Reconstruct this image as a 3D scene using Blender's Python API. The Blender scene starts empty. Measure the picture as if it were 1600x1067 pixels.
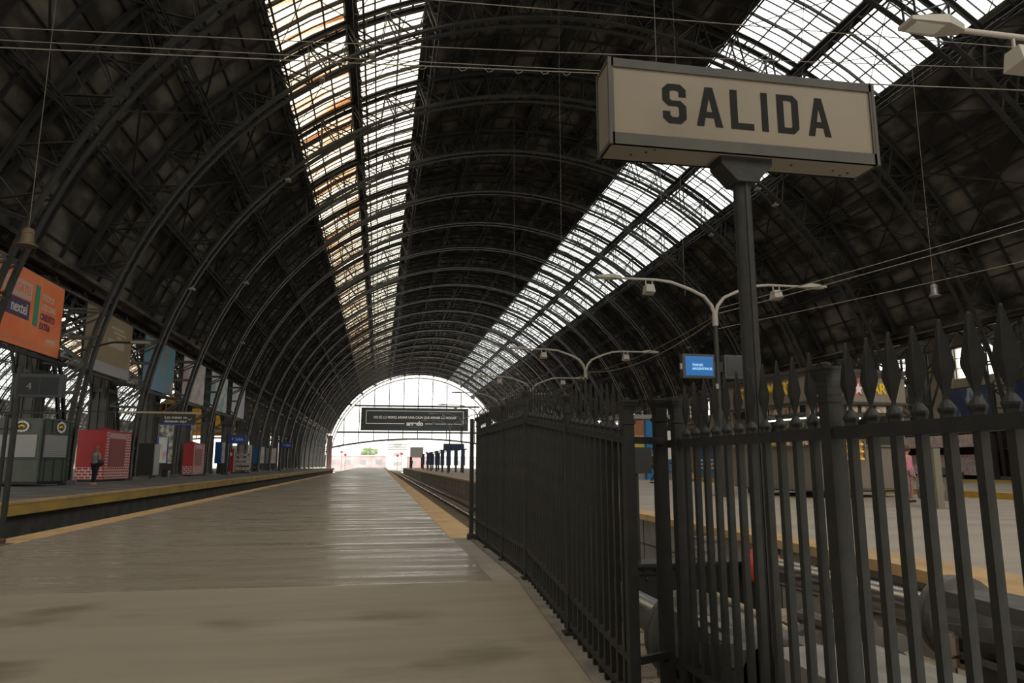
import bpy, math, random
from mathutils import Vector, Matrix
random.seed(7)
S = bpy.context.scene
COL = S.collection
PI = math.pi

# ------------------------------------------------------------ camera, sky, light, exposure
cam_d = bpy.data.cameras.new('camera')
cam_d.sensor_width = 36.0
cam_d.lens = 25.2
cam_d.clip_start = 0.05
cam_d.clip_end = 2000
cam = bpy.data.objects.new('camera', cam_d)
COL.objects.link(cam)
cam.location = (0, 0, 0.95)
cam.rotation_euler = (math.radians(90 + 9.654), 0, math.radians(-10.327))
S.camera = cam

W = bpy.data.worlds.new('overcast_sky')
S.world = W
W.use_nodes = True
nt = W.node_tree
nt.nodes.clear()
out = nt.nodes.new('ShaderNodeOutputWorld')
bg = nt.nodes.new('ShaderNodeBackground')
tc = nt.nodes.new('ShaderNodeTexCoord')
sep = nt.nodes.new('ShaderNodeSeparateXYZ')
cr = nt.nodes.new('ShaderNodeValToRGB')
cr.color_ramp.elements[0].position = 0.0
cr.color_ramp.elements[0].color = (1.0, 0.955, 0.86, 1)
cr.color_ramp.elements[1].position = 0.8
cr.color_ramp.elements[1].color = (0.98, 0.955, 0.88, 1)
nt.links.new(tc.outputs['Generated'], sep.inputs[0])
nt.links.new(sep.outputs['Z'], cr.inputs[0])
nt.links.new(cr.outputs[0], bg.inputs[0])
bg.inputs[1].default_value = 2.6
nt.links.new(bg.outputs[0], out.inputs[0])

S.view_settings.view_transform = 'Standard'
S.view_settings.look = 'None'
S.view_settings.gamma = 1
S.view_settings.use_curve_mapping = False
S.view_settings.exposure = 0.0
S.cycles.max_bounces = 7
S.cycles.diffuse_bounces = 4
S.cycles.glossy_bounces = 3
S.cycles.transparent_max_bounces = 12
S.cycles.sample_clamp_indirect = 6
S.cycles.use_denoising = True

# ------------------------------------------------------------ geometry constants (metres)
CX, CZ = 11.0, 0.95            # axis of the great hall's vault
RI, RO = 25.0, 27.0            # inner and outer radius of the arch trusses
BAY = 8.9
Y0 = 27.5
RIBS = [Y0 + BAY * k for k in range(-3, 22)]
YS, YE = -7.0, 219.0
PHI_E = 71.5                   # the vault stops here (degrees from the crown)
SKY_IN, SKY_MID, SKY_OUT = 19.9, 29.4, 38.6
CX2 = -43.0                    # neighbouring hall

# ------------------------------------------------------------ materials
def mat(name, col, rough=0.6, metal=0.0, noise=None, col2=None, scale=(1, 1, 1), bump=0.0, nscale=3.0,
        emit=None, estr=0.0, detail=4, ramp=(0.35, 0.65), rvar=0.0, spec=None, coord='Object'):
    m = bpy.data.materials.new(name)
    m.use_nodes = True
    n = m.node_tree.nodes
    l = m.node_tree.links
    b = n['Principled BSDF']
    b.inputs['Base Color'].default_value = (*col, 1)
    b.inputs['Roughness'].default_value = rough
    b.inputs['Metallic'].default_value = metal
    if spec is not None:
        b.inputs['Specular IOR Level'].default_value = spec
    if emit:
        b.inputs['Emission Color'].default_value = (*emit, 1)
        b.inputs['Emission Strength'].default_value = estr
    if col2 is not None or bump:
        t = n.new('ShaderNodeTexCoord')
        mp = n.new('ShaderNodeMapping')
        mp.inputs['Scale'].default_value = scale
        l.new(t.outputs[coord], mp.inputs[0])
        nz = n.new('ShaderNodeTexNoise')
        nz.inputs['Scale'].default_value = nscale
        nz.inputs['Detail'].default_value = detail
        l.new(mp.outputs[0], nz.inputs['Vector'])
        if col2 is not None:
            r = n.new('ShaderNodeValToRGB')
            r.color_ramp.elements[0].position = ramp[0]
            r.color_ramp.elements[1].position = ramp[1]
            r.color_ramp.elements[0].color = (*col, 1)
            r.color_ramp.elements[1].color = (*col2, 1)
            l.new(nz.outputs['Fac'], r.inputs[0])
            l.new(r.outputs[0], b.inputs['Base Color'])
        if bump:
            bp = n.new('ShaderNodeBump')
            bp.inputs['Strength'].default_value = bump
            bp.inputs['Distance'].default_value = 0.02
            l.new(nz.outputs['Fac'], bp.inputs['Height'])
            l.new(bp.outputs[0], b.inputs['Normal'])
        if rvar:
            mr = n.new('ShaderNodeMapRange')
            mr.inputs[3].default_value = max(0.02, rough - rvar)
            mr.inputs[4].default_value = rough + rvar
            mr.inputs[1].default_value = 0.3
            mr.inputs[2].default_value = 0.7
            l.new(nz.outputs['Fac'], mr.inputs[0])
            l.new(mr.outputs[0], b.inputs['Roughness'])
    return m

STEEL = mat('dark_painted_steel', (0.026, 0.028, 0.0265), 0.5, 0.0, col2=(0.042, 0.038, 0.032), nscale=1.3, bump=0.1, spec=.3)
COL_LIT = mat('lit_column_steel', (0.070, 0.072, 0.066), 0.5, col2=(0.095, 0.094, 0.085), nscale=1.5, bump=0.1, spec=.3)  # lighter copy of the arch steel: daylight on the columns put into colour
STEELB = mat('roof_steel', (0.012, 0.012, 0.011), 0.7, col2=(0.022, 0.018, 0.014), nscale=1.0)
FENCE = mat('fence_paint', (0.014, 0.014, 0.0125), 0.55, col2=(0.022, 0.021, 0.018), nscale=18, bump=0.2, spec=.38)
BOARD = mat('roof_boarding', (0.022, 0.019, 0.015), 0.9, col2=(0.17, 0.153, 0.128), scale=(.45, .2, .45), nscale=1.6, bump=0.2, ramp=(.42, .68), detail=8)
CONC = mat('concrete', (0.30, 0.275, 0.235), 0.8, col2=(0.20, 0.185, 0.16), nscale=1.2, bump=0.2)
ASPH = mat('grey_platform_paving', (0.17, 0.168, 0.168), 0.6, col2=(0.115, 0.113, 0.112), nscale=0.8, bump=0.1, rvar=.12)
TACT = mat('ochre_edge_paving', (0.56, 0.36, 0.17), 0.6, col2=(0.40, 0.26, 0.13), nscale=2.2, bump=0.2)
YEL = mat('worn_yellow_paint', (0.42, 0.27, 0.055), 0.65, col2=(0.20, 0.15, 0.07), scale=(1, .6, 1), nscale=1.3, bump=0.2, ramp=(.42, .72))
YELB = mat('bright_yellow_kerb', (0.62, 0.36, 0.04), 0.6, col2=(0.45, 0.27, 0.05), nscale=2)
PITD = mat('dark_pit_wall', (0.035, 0.033, 0.031), 0.85, col2=(0.07, 0.066, 0.06), nscale=2.0, bump=0.3)  # very dark mottled base colour for faces below platform level
BAL = mat('ballast', (0.10, 0.085, 0.065), 0.95, col2=(0.26, 0.22, 0.17), nscale=22, bump=1.0)
WOOD = mat('old_sleeper_wood', (0.22, 0.165, 0.115), 0.85, col2=(0.12, 0.09, 0.065), scale=(.3, 3, 1), nscale=6, bump=0.4)
RAILM = mat('rail_steel', (0.16, 0.12, 0.09), 0.5, 0.6)
RAILT = mat('polished_rail_head', (0.6, 0.57, 0.52), 0.22, 1.0)
WALLB = mat('beige_render', (0.58, 0.51, 0.40), 0.85, col2=(0.48, 0.42, 0.33), nscale=.6, bump=0.1)
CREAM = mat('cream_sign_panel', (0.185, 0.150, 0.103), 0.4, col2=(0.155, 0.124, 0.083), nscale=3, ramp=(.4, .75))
SIGNF = mat('sign_frame_grey', (0.040, 0.037, 0.031), 0.6, col2=(0.055, 0.05, 0.04), nscale=8)
INK = mat('sign_letter_black', (0.013, 0.013, 0.012), 0.85, spec=.2)
GKI = mat('kiosk_green_paint', (0.070, 0.088, 0.070), 0.5, col2=(0.09, 0.105, 0.085), nscale=2)
SHUT = mat('pale_roller_shutter', (0.36, 0.36, 0.355), 0.45, 0.2)
RED = mat('kiosk_red', (0.40, 0.022, 0.028), 0.45)
REDS = mat('kiosk_red_shutter', (0.27, 0.05, 0.045), 0.5)
PINK = mat('pale_pink_panel', (0.50, 0.30, 0.29), 0.5)
WHT = mat('white_print', (0.75, 0.73, 0.70), 0.5)
BLK = mat('matt_black', (0.012, 0.012, 0.012), 0.55)
DGR = mat('dark_grey', (0.035, 0.036, 0.037), 0.5)
GRYM = mat('grey_metal', (0.22, 0.215, 0.205), 0.4, 0.5)
STAIN = mat('stainless_kiosk', (0.27, 0.235, 0.195), 0.42, 0.35, col2=(0.23, 0.20, 0.165), scale=(8, 8, .4), nscale=3)
LAMPG = mat('lamp_grey_paint', (0.30, 0.275, 0.235), 0.5)
LENS = mat('lamp_lens', (0.6, 0.6, 0.56), 0.25)
CHROME = mat('chromed_rod', (0.52, 0.50, 0.48), 0.30, 1.0)
BUFR = mat('buffer_red', (0.42, 0.045, 0.03), 0.5)
CAST = mat('cast_grey', (0.135, 0.13, 0.118), 0.42, 0.2, col2=(0.10, 0.095, 0.085), nscale=9, bump=0.25)
CASTL = mat('pale_cast_grey', (0.30, 0.28, 0.25), 0.55, 0.1, col2=(0.20, 0.185, 0.165), nscale=5, bump=0.2)  # paler, mottled copy of the cast grey
BRASS = mat('valve_bronze', (0.22, 0.17, 0.12), 0.45, 0.6)
PIPE = mat('tan_pipe', (0.38, 0.31, 0.22), 0.6)
GRATE = mat('grating_yellow', (0.50, 0.38, 0.09), 0.6)
WIRE = mat('old_wire', (0.15, 0.125, 0.10), 0.7)
BLUE = mat('blue_panel', (0.015, 0.12, 0.36), 0.45)
BLUED = mat('dark_blue_panel', (0.02, 0.05, 0.12), 0.5)
NAVY = mat('navy', (0.02, 0.03, 0.07), 0.6)
SCRN = mat('screen_blue', (0.0, 0.05, 0.2), 0.3, emit=(0.0, 0.135, 0.38), estr=0.62)
SCRD = mat('screen_off', (0.02, 0.024, 0.03), 0.2)
SIGB = mat('blue_sign', (0.012, 0.05, 0.32), 0.4)
YLET = mat('yellow_letters', (0.80, 0.52, 0.03), 0.5)
BEIGE = mat('beige_band', (0.17, 0.145, 0.105), 0.6)
SKIN = mat('skin', (0.50, 0.30, 0.21), 0.6)
HAIR = mat('brown_hair', (0.06, 0.032, 0.018), 0.6)
HAIRL = mat('light_brown_hair', (0.20, 0.12, 0.06), 0.6)
LEAF = mat('hazed_leaves', (0.34, 0.44, 0.24), 0.8, col2=(0.22, 0.3, 0.15), nscale=3)  # greens lightened to carry the distant haze
OUTG = mat('outdoor_ground', (0.42, 0.39, 0.36), 0.9, col2=(0.3, 0.27, 0.25), nscale=.4)
WBLD = mat('white_building', (0.75, 0.74, 0.74), 0.8)
PBLD = mat('hazed_pink_building', (0.62, 0.48, 0.50), 0.8, col2=(0.8, 0.76, 0.78), nscale=.25)  # facade colour lightened to stand for distance haze and glare
FOOD = mat('glowing_food', (0.75, 0.42, 0.06), 0.6, emit=(1.0, 0.55, 0.10), estr=0.35)  # snacks given a glow of their own
TUBE = mat('lit_tube', (0.9, 0.95, 0.9), 0.4, emit=(0.75, 1.0, 0.88), estr=3.0)
def cloth(n, c, c2=None):
    return mat(n, c, 0.85, col2=c2, nscale=30)

def print_mat(name, stops, nscale, stretch=(1, 1, 1), rough=.5, detail=3):
    m = bpy.data.materials.new(name)
    m.use_nodes = True
    n, l = m.node_tree.nodes, m.node_tree.links
    b = n['Principled BSDF']
    b.inputs['Roughness'].default_value = rough
    t = n.new('ShaderNodeTexCoord'); mp = n.new('ShaderNodeMapping'); mp.inputs['Scale'].default_value = stretch
    nz = n.new('ShaderNodeTexNoise'); nz.inputs['Scale'].default_value = nscale; nz.inputs['Detail'].default_value = detail
    r = n.new('ShaderNodeValToRGB')
    while len(r.color_ramp.elements) < len(stops):
        r.color_ramp.elements.new(0.5)
    for e, (p, c) in zip(r.color_ramp.elements, stops):
        e.position = p; e.color = (*c, 1)
    l.new(t.outputs['Object'], mp.inputs[0]); l.new(mp.outputs[0], nz.inputs['Vector'])
    l.new(nz.outputs['Fac'], r.inputs[0]); l.new(r.outputs[0], b.inputs['Base Color'])
    return m

def glass_mat(name, clear, stain, amount, strength=1.0):
    """old sheet glass: lets daylight through, tinted where rust and dirt have run down it"""
    m = bpy.data.materials.new(name)
    m.use_nodes = True
    n, l = m.node_tree.nodes, m.node_tree.links
    n.clear()
    o = n.new('ShaderNodeOutputMaterial')
    tr = n.new('ShaderNodeBsdfTransparent')
    df = n.new('ShaderNodeBsdfTranslucent')
    mx = n.new('ShaderNodeMixShader')
    t = n.new('ShaderNodeTexCoord'); mp = n.new('ShaderNodeMapping')
    mp.inputs['Scale'].default_value = (0.16, 1.5, 0.16)
    nz = n.new('ShaderNodeTexNoise'); nz.inputs['Scale'].default_value = 1.0; nz.inputs['Detail'].default_value = 5
    r = n.new('ShaderNodeValToRGB')
    r.color_ramp.elements[0].position = amount; r.color_ramp.elements[0].color = (*clear, 1)
    r.color_ramp.elements[1].position = min(1, amount + .22); r.color_ramp.elements[1].color = (*stain, 1)
    l.new(t.outputs['Object'], mp.inputs[0]); l.new(mp.outputs[0], nz.inputs['Vector'])
    l.new(nz.outputs['Fac'], r.inputs[0])
    l.new(r.outputs[0], tr.inputs[0]); l.new(r.outputs[0], df.inputs[0])
    mx.inputs[0].default_value = 0.12
    l.new(tr.outputs[0], mx.inputs[1]); l.new(df.outputs[0], mx.inputs[2])
    l.new(mx.outputs[0], o.inputs[0])
    return m
GL_L = glass_mat('stained_roof_glass', (1.0, 0.96, 0.86), (0.42, 0.20, 0.06), 0.47)
GL_LR = glass_mat('yellowed_roof_glass', (1.0, 0.97, 0.90), (0.75, 0.55, 0.30), 0.66)
GL_R = glass_mat('roof_glass', (0.95, 0.98, 1.0), (0.80, 0.68, 0.50), 0.64)
GL_C = glass_mat('clear_glass', (0.97, 0.98, 1.0), (0.95, 0.95, 0.95), 0.6)

def floor_mat(name, c1, c2, c3, smooth):
    m = bpy.data.materials.new(name)
    m.use_nodes = True
    n, l = m.node_tree.nodes, m.node_tree.links
    b = n['Principled BSDF']
    t = n.new('ShaderNodeTexCoord')
    mp = n.new('ShaderNodeMapping'); mp.inputs['Scale'].default_value = (0.22, 2.6, 1)
    nz = n.new('ShaderNodeTexNoise'); nz.inputs['Scale'].default_value = 1.5; nz.inputs['Detail'].default_value = 6
    nz2 = n.new('ShaderNodeTexNoise'); nz2.inputs['Scale'].default_value = 0.9; nz2.inputs['Detail'].default_value = 6
    mp2 = n.new('ShaderNodeMapping'); mp2.inputs['Scale'].default_value = (0.8, 2.0, 1)
    r = n.new('ShaderNodeValToRGB')
    r.color_ramp.elements[0].position = .35; r.color_ramp.elements[0].color = (*c1, 1)
    r.color_ramp.elements[1].position = .65; r.color_ramp.elements[1].color = (*c2, 1)
    r2 = n.new('ShaderNodeValToRGB')
    r2.color_ramp.elements[0].position = .57; r2.color_ramp.elements[0].color = (1, 1, 1, 1)
    r2.color_ramp.elements[1].position = .68; r2.color_ramp.elements[1].color = (*c3, 1)
    mx = n.new('ShaderNodeMixRGB'); mx.blend_type = 'MULTIPLY'; mx.inputs[0].default_value = 1
    l.new(t.outputs['Object'], mp.inputs[0]); l.new(mp.outputs[0], nz.inputs['Vector'])
    l.new(t.outputs['Object'], mp2.inputs[0]); l.new(mp2.outputs[0], nz2.inputs['Vector'])
    l.new(nz.outputs['Fac'], r.inputs[0]); l.new(nz2.outputs['Fac'], r2.inputs[0])
    l.new(r.outputs[0], mx.inputs[1]); l.new(r2.outputs[0], mx.inputs[2])
    l.new(mx.outputs[0], b.inputs['Base Color'])
    mr = n.new('ShaderNodeMapRange')
    mr.inputs[1].default_value = .35; mr.inputs[2].default_value = .65
    mr.inputs[3].default_value = .45 if smooth else .17; mr.inputs[4].default_value = .62 if smooth else .50
    l.new(nz.outputs['Fac'], mr.inputs[0]); l.new(mr.outputs[0], b.inputs['Roughness'])
    bp = n.new('ShaderNodeBump'); bp.inputs['Strength'].default_value = .12 if smooth else .45
    bp.inputs['Distance'].default_value = .012
    mp3 = n.new('ShaderNodeMapping'); mp3.inputs['Scale'].default_value = (0.5, 9, 1)
    nz3 = n.new('ShaderNodeTexNoise'); nz3.inputs['Scale'].default_value = 1.2; nz3.inputs['Detail'].default_value = 3
    l.new(t.outputs['Object'], mp3.inputs[0]); l.new(mp3.outputs[0], nz3.inputs['Vector'])
    l.new(nz3.outputs['Fac'], bp.inputs['Height']); l.new(bp.outputs[0], b.inputs['Normal'])
    return m
FLOORM = floor_mat('worn_platform_paving', (0.275, 0.238, 0.188), (0.205, 0.175, 0.135), (0.84, 0.82, 0.80), False)
RAMPM = floor_mat('smooth_stained_concrete', (0.258, 0.222, 0.168), (0.218, 0.187, 0.140), (0.58, 0.57, 0.52), True)

# ------------------------------------------------------------ mesh builder
class MB:
    def __init__(self):
        self.v = []; self.f = []; self.m = []; self.cur = 0; self.smooth = []; self.sm = False
    def mat(self, i): self.cur = i; return self
    def add(self, vs, fs):
        o = len(self.v)
        self.v.extend([tuple(p) for p in vs])
        for f in fs:
            self.f.append([i + o for i in f]); self.m.append(self.cur); self.smooth.append(self.sm)
    def box(self, x0, x1, y0, y1, z0, z1):
        vs = [(x0, y0, z0), (x1, y0, z0), (x1, y1, z0), (x0, y1, z0), (x0, y0, z1), (x1, y0, z1), (x1, y1, z1), (x0, y1, z1)]
        self.add(vs, [(0, 3, 2, 1), (4, 5, 6, 7), (0, 1, 5, 4), (1, 2, 6, 5), (2, 3, 7, 6), (3, 0, 4, 7)])
        return self
    def cbox(self, c, s):
        return self.box(c[0] - s[0] / 2, c[0] + s[0] / 2, c[1] - s[1] / 2, c[1] + s[1] / 2, c[2] - s[2] / 2, c[2] + s[2] / 2)
    def bar(self, p, q, w, h, up=(0, 0, 1)):
        p, q = Vector(p), Vector(q)
        d = (q - p)
        if d.length < 1e-6: return self
        d.normalize(); up = Vector(up)
        s = d.cross(up)
        if s.length < 1e-4: s = d.cross(Vector((1, 0, 0)))
        s.normalize(); u = s.cross(d).normalized()
        s *= w / 2; u *= h / 2
        vs = [p - s - u, p + s - u, p + s + u, p - s + u, q - s - u, q + s - u, q + s + u, q - s + u]
        self.add(vs, [(3, 2, 1, 0), (4, 5, 6, 7), (0, 1, 5, 4), (1, 2, 6, 5), (2, 3, 7, 6), (3, 0, 4, 7)])
        return self
    def tube(self, pts, r, n=8, caps=True):
        pts = [Vector(p) for p in pts]
        rs = r if isinstance(r, (list, tuple)) else [r] * len(pts)
        rings = []
        ref = None
        for i, p in enumerate(pts):
            a = pts[max(0, i - 1)]; b = pts[min(len(pts) - 1, i + 1)]
            d = (b - a).normalized()
            if ref is None:
                ref = Vector((0, 0, 1)) if abs(d.z) < .9 else Vector((1, 0, 0))
            s = d.cross(ref).normalized(); u = s.cross(d).normalized(); ref = u
            rings.append([p + (s * math.cos(2 * PI * k / n) + u * math.sin(2 * PI * k / n)) * rs[i] for k in range(n)])
        vs = [v for ring in rings for v in ring]
        fs = []
        for i in range(len(rings) - 1):
            for k in range(n):
                k2 = (k + 1) % n
                fs.append((i * n + k, i * n + k2, (i + 1) * n + k2, (i + 1) * n + k))
        self.sm = True; self.add(vs, fs); self.sm = False
        if caps:
            self.add(rings[0], [tuple(range(n))[::-1]]); self.add(rings[-1], [tuple(range(n))])
        return self
    def lathe(self, prof, c, n=16, axis='z'):
        c = Vector(c)
        vs = []
        for r, h in prof:
            for k in range(n):
                a = 2 * PI * k / n
                if axis == 'z': vs.append(c + Vector((r * math.cos(a), r * math.sin(a), h)))
                elif axis == 'y': vs.append(c + Vector((r * math.cos(a), h, r * math.sin(a))))
                else: vs.append(c + Vector((h, r * math.cos(a), r * math.sin(a))))
        fs = []
        for i in range(len(prof) - 1):
            for k in range(n):
                k2 = (k + 1) % n
                fs.append((i * n + k, i * n + k2, (i + 1) * n + k2, (i + 1) * n + k))
        fs.append(tuple(range(n))[::-1]); fs.append(tuple(range((len(prof) - 1) * n, len(prof) * n)))
        self.add(vs, fs)
        return self
    def prism(self, poly, y0, y1, plane='xz'):
        n = len(poly)
        if plane == 'xz': a = [(p[0], y0, p[1]) for p in poly]; b = [(p[0], y1, p[1]) for p in poly]
        elif plane == 'yz': a = [(y0, p[0], p[1]) for p in poly]; b = [(y1, p[0], p[1]) for p in poly]
        else: a = [(p[0], p[1], y0) for p in poly]; b = [(p[0], p[1], y1) for p in poly]
        fs = [tuple(range(n)), tuple(range(n, 2 * n))[::-1]]
        for k in range(n):
            k2 = (k + 1) % n
            fs.append((k2, k, n + k, n + k2))
        self.add(a + b, fs)
        return self
    def sph(self, c, r, n=10, m=7, sc=(1, 1, 1)):
        prof = []
        vs = []; fs = []
        for i in range(m + 1):
            t = PI * i / m
            for k in range(n):
                a = 2 * PI * k / n
                vs.append((c[0] + r * sc[0] * math.sin(t) * math.cos(a), c[1] + r * sc[1] * math.sin(t) * math.sin(a), c[2] + r * sc[2] * math.cos(t)))
        for i in range(m):
            for k in range(n):
                k2 = (k + 1) % n
                fs.append((i * n + k, (i + 1) * n + k, (i + 1) * n + k2, i * n + k2))
        self.sm = True; self.add(vs, fs); self.sm = False
        return self
    def shift(self, d):
        self.v = [(p[0] + d[0], p[1] + d[1], p[2] + d[2]) for p in self.v]
        return self
    def mesh(self, name, mats):
        me = bpy.data.meshes.new(name)
        me.from_pydata(self.v, [], self.f)
        for x in (mats if isinstance(mats, (list, tuple)) else [mats]): me.materials.append(x)
        me.polygons.foreach_set('material_index', self.m)
        me.polygons.foreach_set('use_smooth', self.smooth)
        me.update()
        return me
    def build(self, name, mats, parent=None, label=None):
        o = bpy.data.objects.new(name, self.mesh(name, mats))
        COL.objects.link(o)
        if parent is not None:
            o.parent = parent
        if label: o['label'] = label
        return o

def tag(o, label=None, cat=None, group=None, kind=None):
    if label: o['label'] = label
    if cat: o['category'] = cat
    if group: o['group'] = group
    if kind: o['kind'] = kind
    return o
def thing(name, label, cat, loc=(0, 0, 0), rz=0, group=None):
    o = bpy.data.objects.new(name, None)
    COL.objects.link(o)
    o.location = loc; o.rotation_euler = (0, 0, rz); o.empty_display_size = .2
    return tag(o, label, cat, group)
def struct(o):
    o['kind'] = 'structure'; return o
def copy_tree(o, parent=None):
    c = o.copy(); COL.objects.link(c)
    if parent is not None: c.parent = parent
    for ch in [x for x in o.children]: copy_tree(ch, c)
    return c
def text_obj(name, body, size, m, parent=None, ext=.004, loc=(0, 0, 0), rot=(PI / 2, 0, 0), align='CENTER', sx=1.0, bold=0.0):
    cu = bpy.data.curves.new(name, 'FONT')
    cu.body = body; cu.size = size; cu.extrude = ext; cu.align_x = align; cu.align_y = 'CENTER'
    cu.offset = bold
    t = bpy.data.objects.new(name + '_tmp', cu); COL.objects.link(t)
    dg = bpy.context.evaluated_depsgraph_get()
    me = bpy.data.meshes.new_from_object(t.evaluated_get(dg))
    bpy.data.objects.remove(t); bpy.data.curves.remove(cu)
    me.materials.clear(); me.materials.append(m)
    o = bpy.data.objects.new(name, me); COL.objects.link(o)
    o.location = loc; o.rotation_euler = rot; o.scale = (sx, 1, 1)
    if parent is not None: o.parent = parent
    return o
def arc(phi, r, y=0, cx=CX):
    a = math.radians(phi)
    return Vector((cx + r * math.sin(a), y, CZ + r * math.cos(a)))
ORD = ['first', 'second', 'third', 'fourth', 'fifth', 'sixth', 'seventh', 'eighth', 'ninth', 'tenth', 'eleventh', 'twelfth',
       'thirteenth', 'fourteenth', 'fifteenth', 'sixteenth', 'seventeenth', 'eighteenth', 'nineteenth', 'twentieth',
       'twenty-first', 'twenty-second', 'twenty-third', 'twenty-fourth', 'twenty-fifth']

# ------------------------------------------------------------ the setting: floors and platforms
def ground_z(y):
    return 0.0 if y > 6.06 else -0.095 * (6.06 - y)
PEND = 172.0
m = MB(); m.mat(0).box(-4.30, 0.95, 6.06, PEND, -1.3, 0.0); m.mat(1)
m.box(-4.30, 1.30, 6.06, 9.5, -1.29, -0.001)
struct(m.build('floor', [FLOORM, CONC]))
m = MB()
for (x0, x1, ya, yb) in ((-14.0, 1.30, 3.52, 6.06), (-14.0, 1.72, -7, 3.52)):
    za, zb = ground_z(ya), ground_z(yb)
    m.add([(x0, ya, -1.3), (x1, ya, -1.3), (x1, yb, -1.3), (x0, yb, -1.3), (x0, ya, za), (x1, ya, za), (x1, yb, zb), (x0, yb, zb)],
          [(0, 3, 2, 1), (4, 5, 6, 7), (0, 1, 5, 4), (1, 2, 6, 5), (2, 3, 7, 6), (3, 0, 4, 7)])
struct(m.build('floor', RAMPM))
m = MB(); m.mat(0)
m.box(0.93, 1.33, 9.5, PEND, -0.14, 0.004); m.box(-4.66, -4.27, 9.9, PEND, -0.14, 0.004)
m.mat(1); m.box(0.93, 1.25, 9.5, PEND, -1.3, -.14); m.box(-4.6, -4.27, 6.06, PEND, -1.3, -.14)
m.box(-4.66, -4.3, 6.06, 9.9, -.14, 0)
struct(m.build('trim_1', [TACT, PITD]))
# left platform
m = MB(); m.mat(0).box(-71, -9.2, 6.5, 150, -1.3, 0.0)
m.mat(1).box(-9.2, -9.12, 6.5, 150, -1.3, -.3)
struct(m.build('floor', [ASPH, PITD]))
m = MB(); m.mat(0).box(-9.2, -8.86, 6.5, 150, -.05, 0.003); m.mat(1).box(-9.2, -8.88, 6.5, 150, -.33, -.05)
struct(m.build('trim_2', [TACT, YEL]))
# pit beds
m = MB(); m.box(-9.2, -4.3, 6.0, 230, -1.4, -1.2); m.box(0.9, 5.2, 1.0, 230, -1.4, -1.15); m.box(16.2, 20.2, 1.0, 230, -1.4, -1.15)
m.box(29.9, 34.2, 1, 230, -1.4, -1.15); m.box(-4.7, 1.3, PEND, 230, -1.4, -.9)
tag(m.build('floor', BAL), kind='structure')
# right platform, with the block wall facing the track and its recesses
m = MB(); m.mat(0)
m.box(5.25, 16.3, -2, 158, -.14, 0.0); m.box(20.3, 30, 1, 150, -1.3, 0.0); m.box(34.3, 41, -2, 150, -1.3, 0)
m.mat(1)
m.box(5.25, 16.3, -2, 158, -1.3, -.14)
struct(m.build('floor', [mat('pale_platform_paving', (0.37, 0.325, 0.27), 0.6, col2=(0.31, 0.27, 0.225), scale=(.6, 1.4, 1), nscale=.9, bump=0.05, rvar=.05), CONC]))
m = MB()
m.box(4.93, 5.25, 8.0, 158, -.10, 0.004)
m.box(5.25, 5.42, 8.0, 158, -.10, 0.004)
for (a_, b_) in (((4.93, 5.42, 8.0), (4.86, 5.46, 6.2)), ((4.86, 5.46, 6.2), (4.62, 5.40, 4.9)), ((4.62, 5.40, 4.9), (4.1, 5.1, 3.6))):
    m.add([(a_[0], a_[2], -.10), (a_[1], a_[2], -.10), (b_[1], b_[2], -.10), (b_[0], b_[2], -.10), (a_[0], a_[2], .006), (a_[1], a_[2], .006), (b_[1], b_[2], .006), (b_[0], b_[2], .006)],
          [(0, 3, 2, 1), (4, 5, 6, 7), (0, 1, 5, 4), (1, 2, 6, 5), (2, 3, 7, 6), (3, 0, 4, 7)])
struct(m.build('trim_3', TACT))
m = MB(); m.mat(0)
def wallrow(y0, y1, z0, z1): m.box(5.0, 5.26, y0, y1, z0, z1)
wallrow(7.85, 158, -1.3, -.10); wallrow(-2, 4.3, -1.3, -.10); wallrow(4.3, 7.85, -1.3, -.62); wallrow(4.3, 7.85, -.2, -.10)
wallrow(5.35, 5.5, -.62, -.2)
m.mat(1)
y = 8.6
while y < 90:
    m.box(4.990, 5.0, y, y + .02, -1.2, -.11); y += 1.2
m.box(4.990, 5.0, 7.85, 158, -.56, -.54)
struct(m.build('wall_platform', [CONC, PITD]))
m = MB(); m.box(20.0, 20.3, 1, 150, -.26, 0.003); m.box(34.0, 34.3, 1, 150, -.26, 0.003); m.box(16.3, 16.42, -2, 158, -.2, 0.003); m.box(30.0, 30.12, 1, 150, -.2, .003)
struct(m.build('trim_4', YELB))

# ------------------------------------------------------------ the vault: boarding, glass, girders
def vault_strip(mb, pa, pb, r, th, cx, y0, y1, dphi=3.0):
    n = max(1, int(round((pb - pa) / dphi)))
    for i in range(n):
        a, b = pa + (pb - pa) * i / n, pa + (pb - pa) * (i + 1) / n
        A, B = arc(a, r, 0, cx), arc(b, r, 0, cx)
        A2, B2 = arc(a, r + th, 0, cx), arc(b, r + th, 0, cx)
        vs = [(p.x, y, p.z) for y in (y0, y1) for p in (A, B, B2, A2)]
        mb.add(vs, [(3, 2, 1, 0), (4, 5, 6, 7), (0, 1, 5, 4), (1, 2, 6, 5), (2, 3, 7, 6), (3, 0, 4, 7)])
def arc_bar(mb, pa, pb, r, w, h, y, cx, dphi=5.0):
    n = max(1, int(round(abs(pb - pa) / dphi)))
    for i in range(n):
        a, b = pa + (pb - pa) * i / n, pa + (pb - pa) * (i + 1) / n
        p, q = arc(a, r, y, cx), arc(b, r, y, cx)
        up = Vector((math.sin(math.radians((a + b) / 2)), 0, math.cos(math.radians((a + b) / 2))))
        mb.bar(p, q, w, h, up)
RS = RO + 0.15
GIRD = [-60.5, -49.5, -39.5, -29.4, -18.9, -9.5, 0, 9.5, 18.9, 29.4, 39.5, 49.5, 60.5]
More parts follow.
